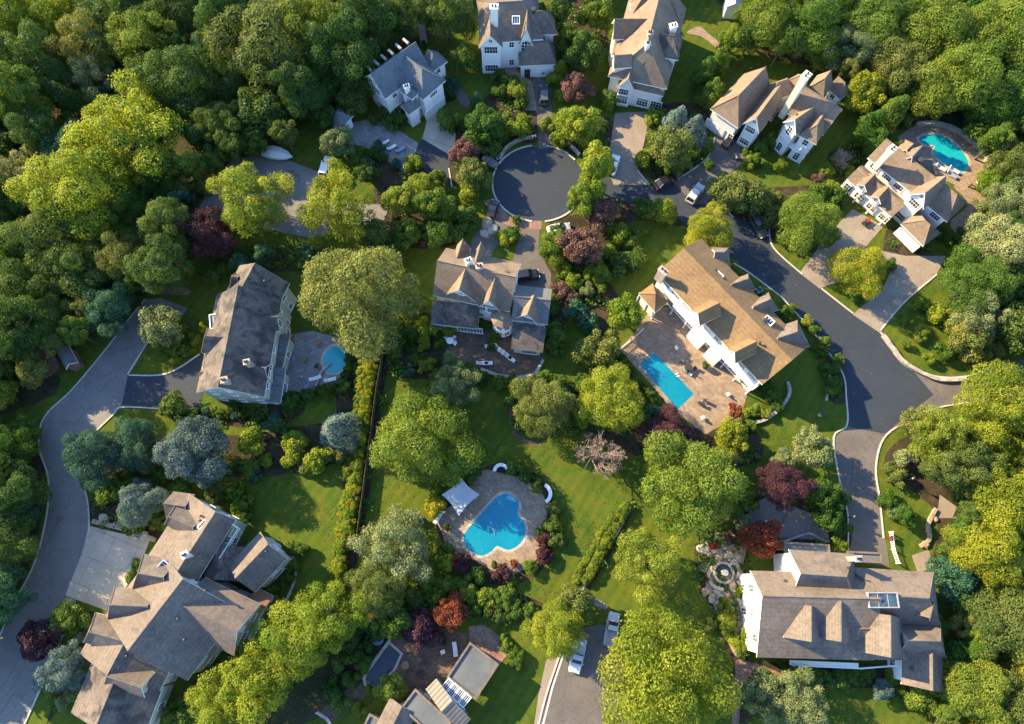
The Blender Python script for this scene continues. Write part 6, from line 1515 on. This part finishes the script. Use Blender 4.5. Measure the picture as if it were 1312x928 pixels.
# flat-roofed house terrace
lounger((583, 830), R(100), "white lounger on the brown terrace by the flat roof", None, M_TRIM, M_CANVAS); chair((568, 835), .4, "white chair on the brown terrace by the flat roof", None, M_TRIM, M_TRIM)
table((520, 852), .6, "round pale table on the brown terrace beside the dark pool", M_TEAK); chair((538, 860), 2.0, "dark chair in the middle of the brown terrace", None, M_DARKM, M_DARKM); chair((543, 850), 3.6, "dark chair at the brown terrace's upper part", None, M_DARKM, M_DARKM)
tag(lathe_thing("paddling_pool", None, None, (484, 818), [(0, .2), (.75, .2), (.8, .32), (.95, .3), (1.0, 0), (0, 0)], M_CUSH), "small blue tub in the dark garden above the covered pool", "tub")
# columned house deck
for k, (px, a) in enumerate((((1198, 212), R(-35)), ((1205, 217), R(-35)), ((1219, 226), R(-35)), ((1222, 220), R(-35)))): lounger(px, a, f"white lounger on the freeform pool's deck, {ordinal(k + 1)} from the house chimney", "loungers by the freeform pool", M_TRIM, M_CANVAS if k % 2 else M_CUSH)
lounger((1254, 233), R(40), "white lounger at the far right corner of the freeform pool's deck", "loungers by the freeform pool", M_TRIM, M_CANVAS); table((1176, 206), .6, "round stone table behind the columned house", M_STONE)
# rocks
ROCKMESH = []
for k in range(5):
    bm = bmesh.new(); bmesh.ops.create_icosphere(bm, subdivisions=3, radius=1); rg = np.random.default_rng(k)
    a, b_, c_ = rg.normal(size=(3, 5, 3))
    for v in bm.verts:
        f = 1 + sum(.10 * math.sin(2.2 * a[i].dot(np.array(v.co)) + i) for i in range(5)); v.co = Vector((v.co.x * f, v.co.y * f * .85, v.co.z * f * .6))
    me = bpy.data.meshes.new("boulder"); bm.to_mesh(me); bm.free(); me.materials.append(M_ROCK if k % 2 else M_STONE); ROCKMESH.append(me)
def boulders(spots, label, group, rr=(.4, .9), seed=1):
    rg = random.Random(seed)
    for k, q in enumerate(spots):
        o = bpy.data.objects.new("boulder", ROCKMESH[rg.randrange(5)]); COL.objects.link(o); r = rg.uniform(*rr)
        o.location = P(q[0], q[1], .12); o.scale = (r, r, r * .8); o.rotation_euler = (0, 0, rg.uniform(0, 6.28)); tag(o, f"{label}, {ordinal(k + 1)} from the top", "rock", group)
boulders([(905, 694), (928, 700), (944, 712), (908, 712), (920, 716), (940, 722), (912, 730), (944, 738), (910, 746), (938, 750), (918, 758), (930, 762), (946, 764), (922, 774), (936, 780), (912, 770), (900, 704), (916, 704), (934, 712), (902, 728), (904, 758), (926, 770), (940, 790), (930, 790), (952, 700), (918, 688)], "tan boulder in the rock garden around the fountain", "boulders of the rock garden", (.5, 1.0))
boulders([(592, 316), (624, 288), (630, 296), (622, 300)][1:], "pale boulder on the grey drive below the turning circle", "pale boulders on the drive", (.9, 1.5), 3)
boulders([(1198, 664), (1190, 680), (1186, 698)], "grey boulder in the winding edging", "boulders of the winding edging", (.5, .8), 4)
boulders([(132, 664), (150, 672), (168, 680), (184, 686)], "brown boulder above the pale concrete pad", "boulders above the concrete pad", (.7, 1.2), 5)

# ------------------------------------------------------------------ fences, gates, lamps and the rest
def fence(px, h, label, mat, gap=.16, name="fence", post=2.4, board=True):
    w = [P(*q, 0) for q in px]; c = w[0]; root = thing(name, label, "fence", (c.x, c.y, 0))
    for p, q in zip(w[:-1], w[1:]):
        d = q - p; L = d.length; ang = math.atan2(d.y, d.x); mb = MB(); m = (p + q) / 2 - c
        k = max(2, int(L / gap))
        for i in range(k):
            r = p + d * ((i + .5) / k) - c; mb.box((r.x, r.y, h / 2 + .03), (gap * (.86 if board else .3), .03, h - .06), ang)
        for z in (.25, h - .2): mb.box((m.x, m.y, z), (L, .07, .09), ang)
        mb.build("panel", mat, root, merge=False)
        n = max(1, round(L / post))
        for i in range(n + 1):
            r = p + d * (i / n) - c; pm = MB(); pm.box((r.x, r.y, (h + .12) / 2), (.12, .12, h + .12), ang); pm.build("post", mat, root)
fence([(492, 452), (484, 500), (476, 560), (467, 630), (459, 690)], 1.7, "weathered wooden board fence along the clipped hedge", M_WOOD)
fence([(794, 448), (808, 437), (823, 424)], 1.1, "short white fence at the tan terrace's upper corner", M_TRIM, .3, board=False)
fence([(1139, 682), (1142, 704), (1148, 722)], 1.2, "white railing at the foot of the right-hand drive", M_TRIM, .3, board=False)
fence([(1240, 240), (1254, 246), (1258, 236)], 1.1, "dark fence at the freeform pool's lower corner", M_DARKM, .3, board=False)
fence([(408, 912), (420, 920), (428, 932)], 1.2, "pale low fence in the bottom garden left of the flat roofs", M_TRIM, .3, board=False)
def lamp_post(px, label):
    root = thing("street_lamp", label, "street lamp", P(*px, 0)); mb = MB(); mb.tube((0, 0, 0), (0, 0, 2.6), .07, .05, 8); mb.build("pole", M_DARKM, root)
    mb = MB(); mb.lathe((0, 0, 2.6), [(0, 0), (.14, 0), (.2, .38), (0, .38)], 8); hd = mb.build("lamp_head", M_LAMP, root); mb = MB(); mb.lathe((0, 0, 2.98), [(.26, 0), (0, .2)], 8); mb.build("cap", M_DARKM, hd)
for q, l in (((1084, 664), "black lamp post beside the lower right drive"), ((686, 186), "lamp post at the drive left of the turning circle's top"), ((704, 187), "lamp post at the drive right of the turning circle's top"), ((1158, 616), "lamp post in the bed right of the lower drive")): lamp_post(q, l)
def ac(px, rz, label):
    root = thing("air_conditioner", label, "air conditioner", P(*px, .02), rz); mb = MB(); mb.box((0, 0, .45), (.95, .95, .9)); mb.build("casing", M_GREYP, root, bevel=.03); mb = MB(); mb.lathe((0, 0, .91), [(0, .01), (.38, .01), (.4, .04), (.36, .05)], 16); mb.build("fan_grille", M_DARKM, root)
ac((539, 668), .2, "grey air conditioner under the olive tree"); ac((1224, 690), .3, "grey air conditioner beside the yellow trees"); ac((971, 374), .5, "dark round-topped unit beside the golden-roofed house's street side")
hy = thing("riding_mower", "small red riding mower on the sunlit tan drive", "mower", P(1109, 286, .05), .7)
mb = MB(); mb.box((.35, 0, .55), (.8, .55, .4), 0, 0, .85); mb.build("body", M_P_RED, hy, bevel=.04); mb = MB(); mb.box((-.4, 0, .5), (.9, .8, .14)); mb.build("deck", M_DARKM, hy); mb = MB(); mb.box((-.35, 0, .72), (.45, .5, .1)); mb.box((-.58, 0, .92), (.08, .5, .4)); mb.build("seat", M_DARKM, hy, merge=False)
for x, r in ((.55, .2), (-.5, .28)):
    for s_ in (-1, 1): mb = MB(); mb.tube((x, s_ * .34, r), (x, s_ * .5, r), r, r, 12); mb.build("wheel", M_RUBBER, hy)
bt = thing("covered_boat", "white tarpaulin-covered boat on the shaded grey court", "boat", P(356, 200, .05), R(-12))
mb = MB(); secs = []
for x, wv, hv in ((-3, .5, .8), (-2.6, 1.0, 1.2), (-1, 1.25, 1.6), (.6, 1.2, 1.5), (2, .8, 1.2), (3, .1, .9)): secs.append([Vector((x, -wv, .55)), Vector((x, -wv * 1.02, hv * .75)), Vector((x, 0, hv)), Vector((x, wv * 1.02, hv * .75)), Vector((x, wv, .55)), Vector((x, 0, .3))])
loft(mb, secs); mb.build("cover", M_CANVAS, bt)
mb = MB(); mb.box((-.5, 0, .3), (4.5, 1.0, .1)); mb.build("trailer", M_DARKM, bt)
for s_ in (-1, 1): mb = MB(); mb.tube((-.8, s_ * .75, .3), (-.8, s_ * .95, .3), .3, .3, 14); mb.build("wheel", M_RUBBER, bt)
def bin_(px, mat, label):
    root = thing("wheelie_bin", label, "bin", P(*px, .05), TRG.uniform(0, 3)); mb = MB(); mb.box((0, 0, .5), (.5, .55, .9), 0, 0, 1.12); mb.build("body", mat, root, bevel=.02); mb = MB(); mb.box((0, 0, .99), (.62, .68, .07)); mb.build("lid", M_DARKM, root)
    mb = MB(); mb.tube((-.24, -.3, .1), (-.24, .3, .1), .1, .1, 10); mb.build("wheel", M_RUBBER, root)
bin_((1140, 690), M_P_RED, "red bin beside the white railing"); bin_((944, 203), M_TRIM, "white bin on the drive by the garden of the brown-roofed house"); bin_((732, 802), M_TRIM, "white bin on the grass above the pale blue pickup"); bin_((1050, 532), M_TRIM, "white bin on the shaded lawn beside the street")
st = thing("stone_chimney", "freestanding tan stone chimney behind the slate-roofed house", "chimney", P(543, 53, 0)); p = st.location
mb = MB(); mb.box((0, 0, 2.4), (1.5, 1.2, 4.8), .2, 0, .8); mb.build("stack", M_BRICKW, st); mb = MB(); mb.box((0, 0, 4.9), (1.4, 1.2, .25), .2); mb.build("cap", M_STONE, st); mb = MB(); mb.box((0, -.55, .5), (.8, .3, .8), .2); mb.build("fire_opening", M_DARKM, st)

# ------------------------------------------------------------------ labels for trees and shrubs
LM = [((695, 236), "the turning circle"), ((635, 675), "the kidney-shaped pool"), ((853, 488), "the rectangular pool"), ((430, 462), "the small oval pool"), ((1210, 200), "the freeform pool"), ((485, 855), "the dark covered pool"),
      ((525, 95), "the slate-roofed house"), ((660, 45), "the arched-gable house"), ((822, 70), "the long brown-roofed house"), ((1000, 150), "the tall-chimney house"), ((1165, 235), "the columned house"), ((925, 400), "the golden-roofed house"), ((632, 385), "the many-gabled house"),
      ((310, 430), "the weathered-roof house"), ((225, 760), "the sprawling house"), ((565, 890), "the flat-roofed house"), ((1080, 780), "the three-dormer house"), ((926, 735), "the fountain"), ((590, 637), "the sail canopy"), ((85, 462), "the small shed"),
      ((1180, 500), "the street junction"), ((740, 840), "the pale blue pickup"), ((350, 245), "the grey court"), ((130, 730), "the concrete pad"), ((80, 620), "the winding lane"), ((1100, 660), "the lower right drive"), ((475, 600), "the board fence"), ((1150, 365), "the twin tan drives"), ((775, 705), "the clipped ball rows")]
def place(x, y, k=0):
    (lx, ly), n = sorted(LM, key=lambda m: math.hypot(m[0][0] - x, m[0][1] - y))[k]
    dx, dy = x - lx, y - ly
    if abs(dx) > 1.5 * abs(dy): return ("right of " if dx > 0 else "left of ") + n
    if abs(dy) > 1.5 * abs(dx): return ("below " if dy > 0 else "above ") + n
    return ("lower " if dy > 0 else "upper ") + ("right of " if dx > 0 else "left of ") + n
def size_word(r, cuts): return next((w_ for c, w_ in cuts if r > c), cuts[-1][1])
rows = {}
for x, y, rp, col, shape, o, lab in TREES:
    sw = size_word(rp, ((60, "huge"), (42, "big"), (29, "mid-sized"), (17, "small"), (0, "tiny")))
    fm = {"tall": "tall ", "midtall": "tall ", "loose": "loose-crowned ", "midloose": "loose-crowned ", "wide": "spreading ", "cone": "pointed ", "column": "slim upright "}.get(shape, "")
    sp = {"cone": "spruce", "bare": "bare tree"}.get(shape, "tree"); cw = "pinkish" if shape == "bare" else COLOUR[col]
    rows.setdefault(f"{sw} {fm}{cw} {sp} {place(x, y)}", []).append((x, y, o))
for x, y, rp, col, shape, o in SHRUBS:
    sw = size_word(rp, ((13, "large"), (9.5, "mid-sized"), (0, "small")))
    rows.setdefault(f"{sw} {COLOUR[col]} shrub {place(x, y)}", []).append((x, y, o))
for lab, it in rows.items():
    it.sort(key=lambda q: q[0])
    for k, (x, y, o) in enumerate(it):
        o["label"] = lab if len(it) == 1 else f"{lab}, {ordinal(k + 1)} from left of {len(it)}"
        words_ = len(o["label"].split())
        if words_ > 16: print("LONG", o["label"])
for x, y, rp, col, shape, o, lab in TREES: o["group"] = "trees of the gardens and woods"
for s_ in SHRUBS: s_[5]["group"] = "shrubs in the garden beds"
print("TREES", len(TREES), "SHRUBS", len(SHRUBS))
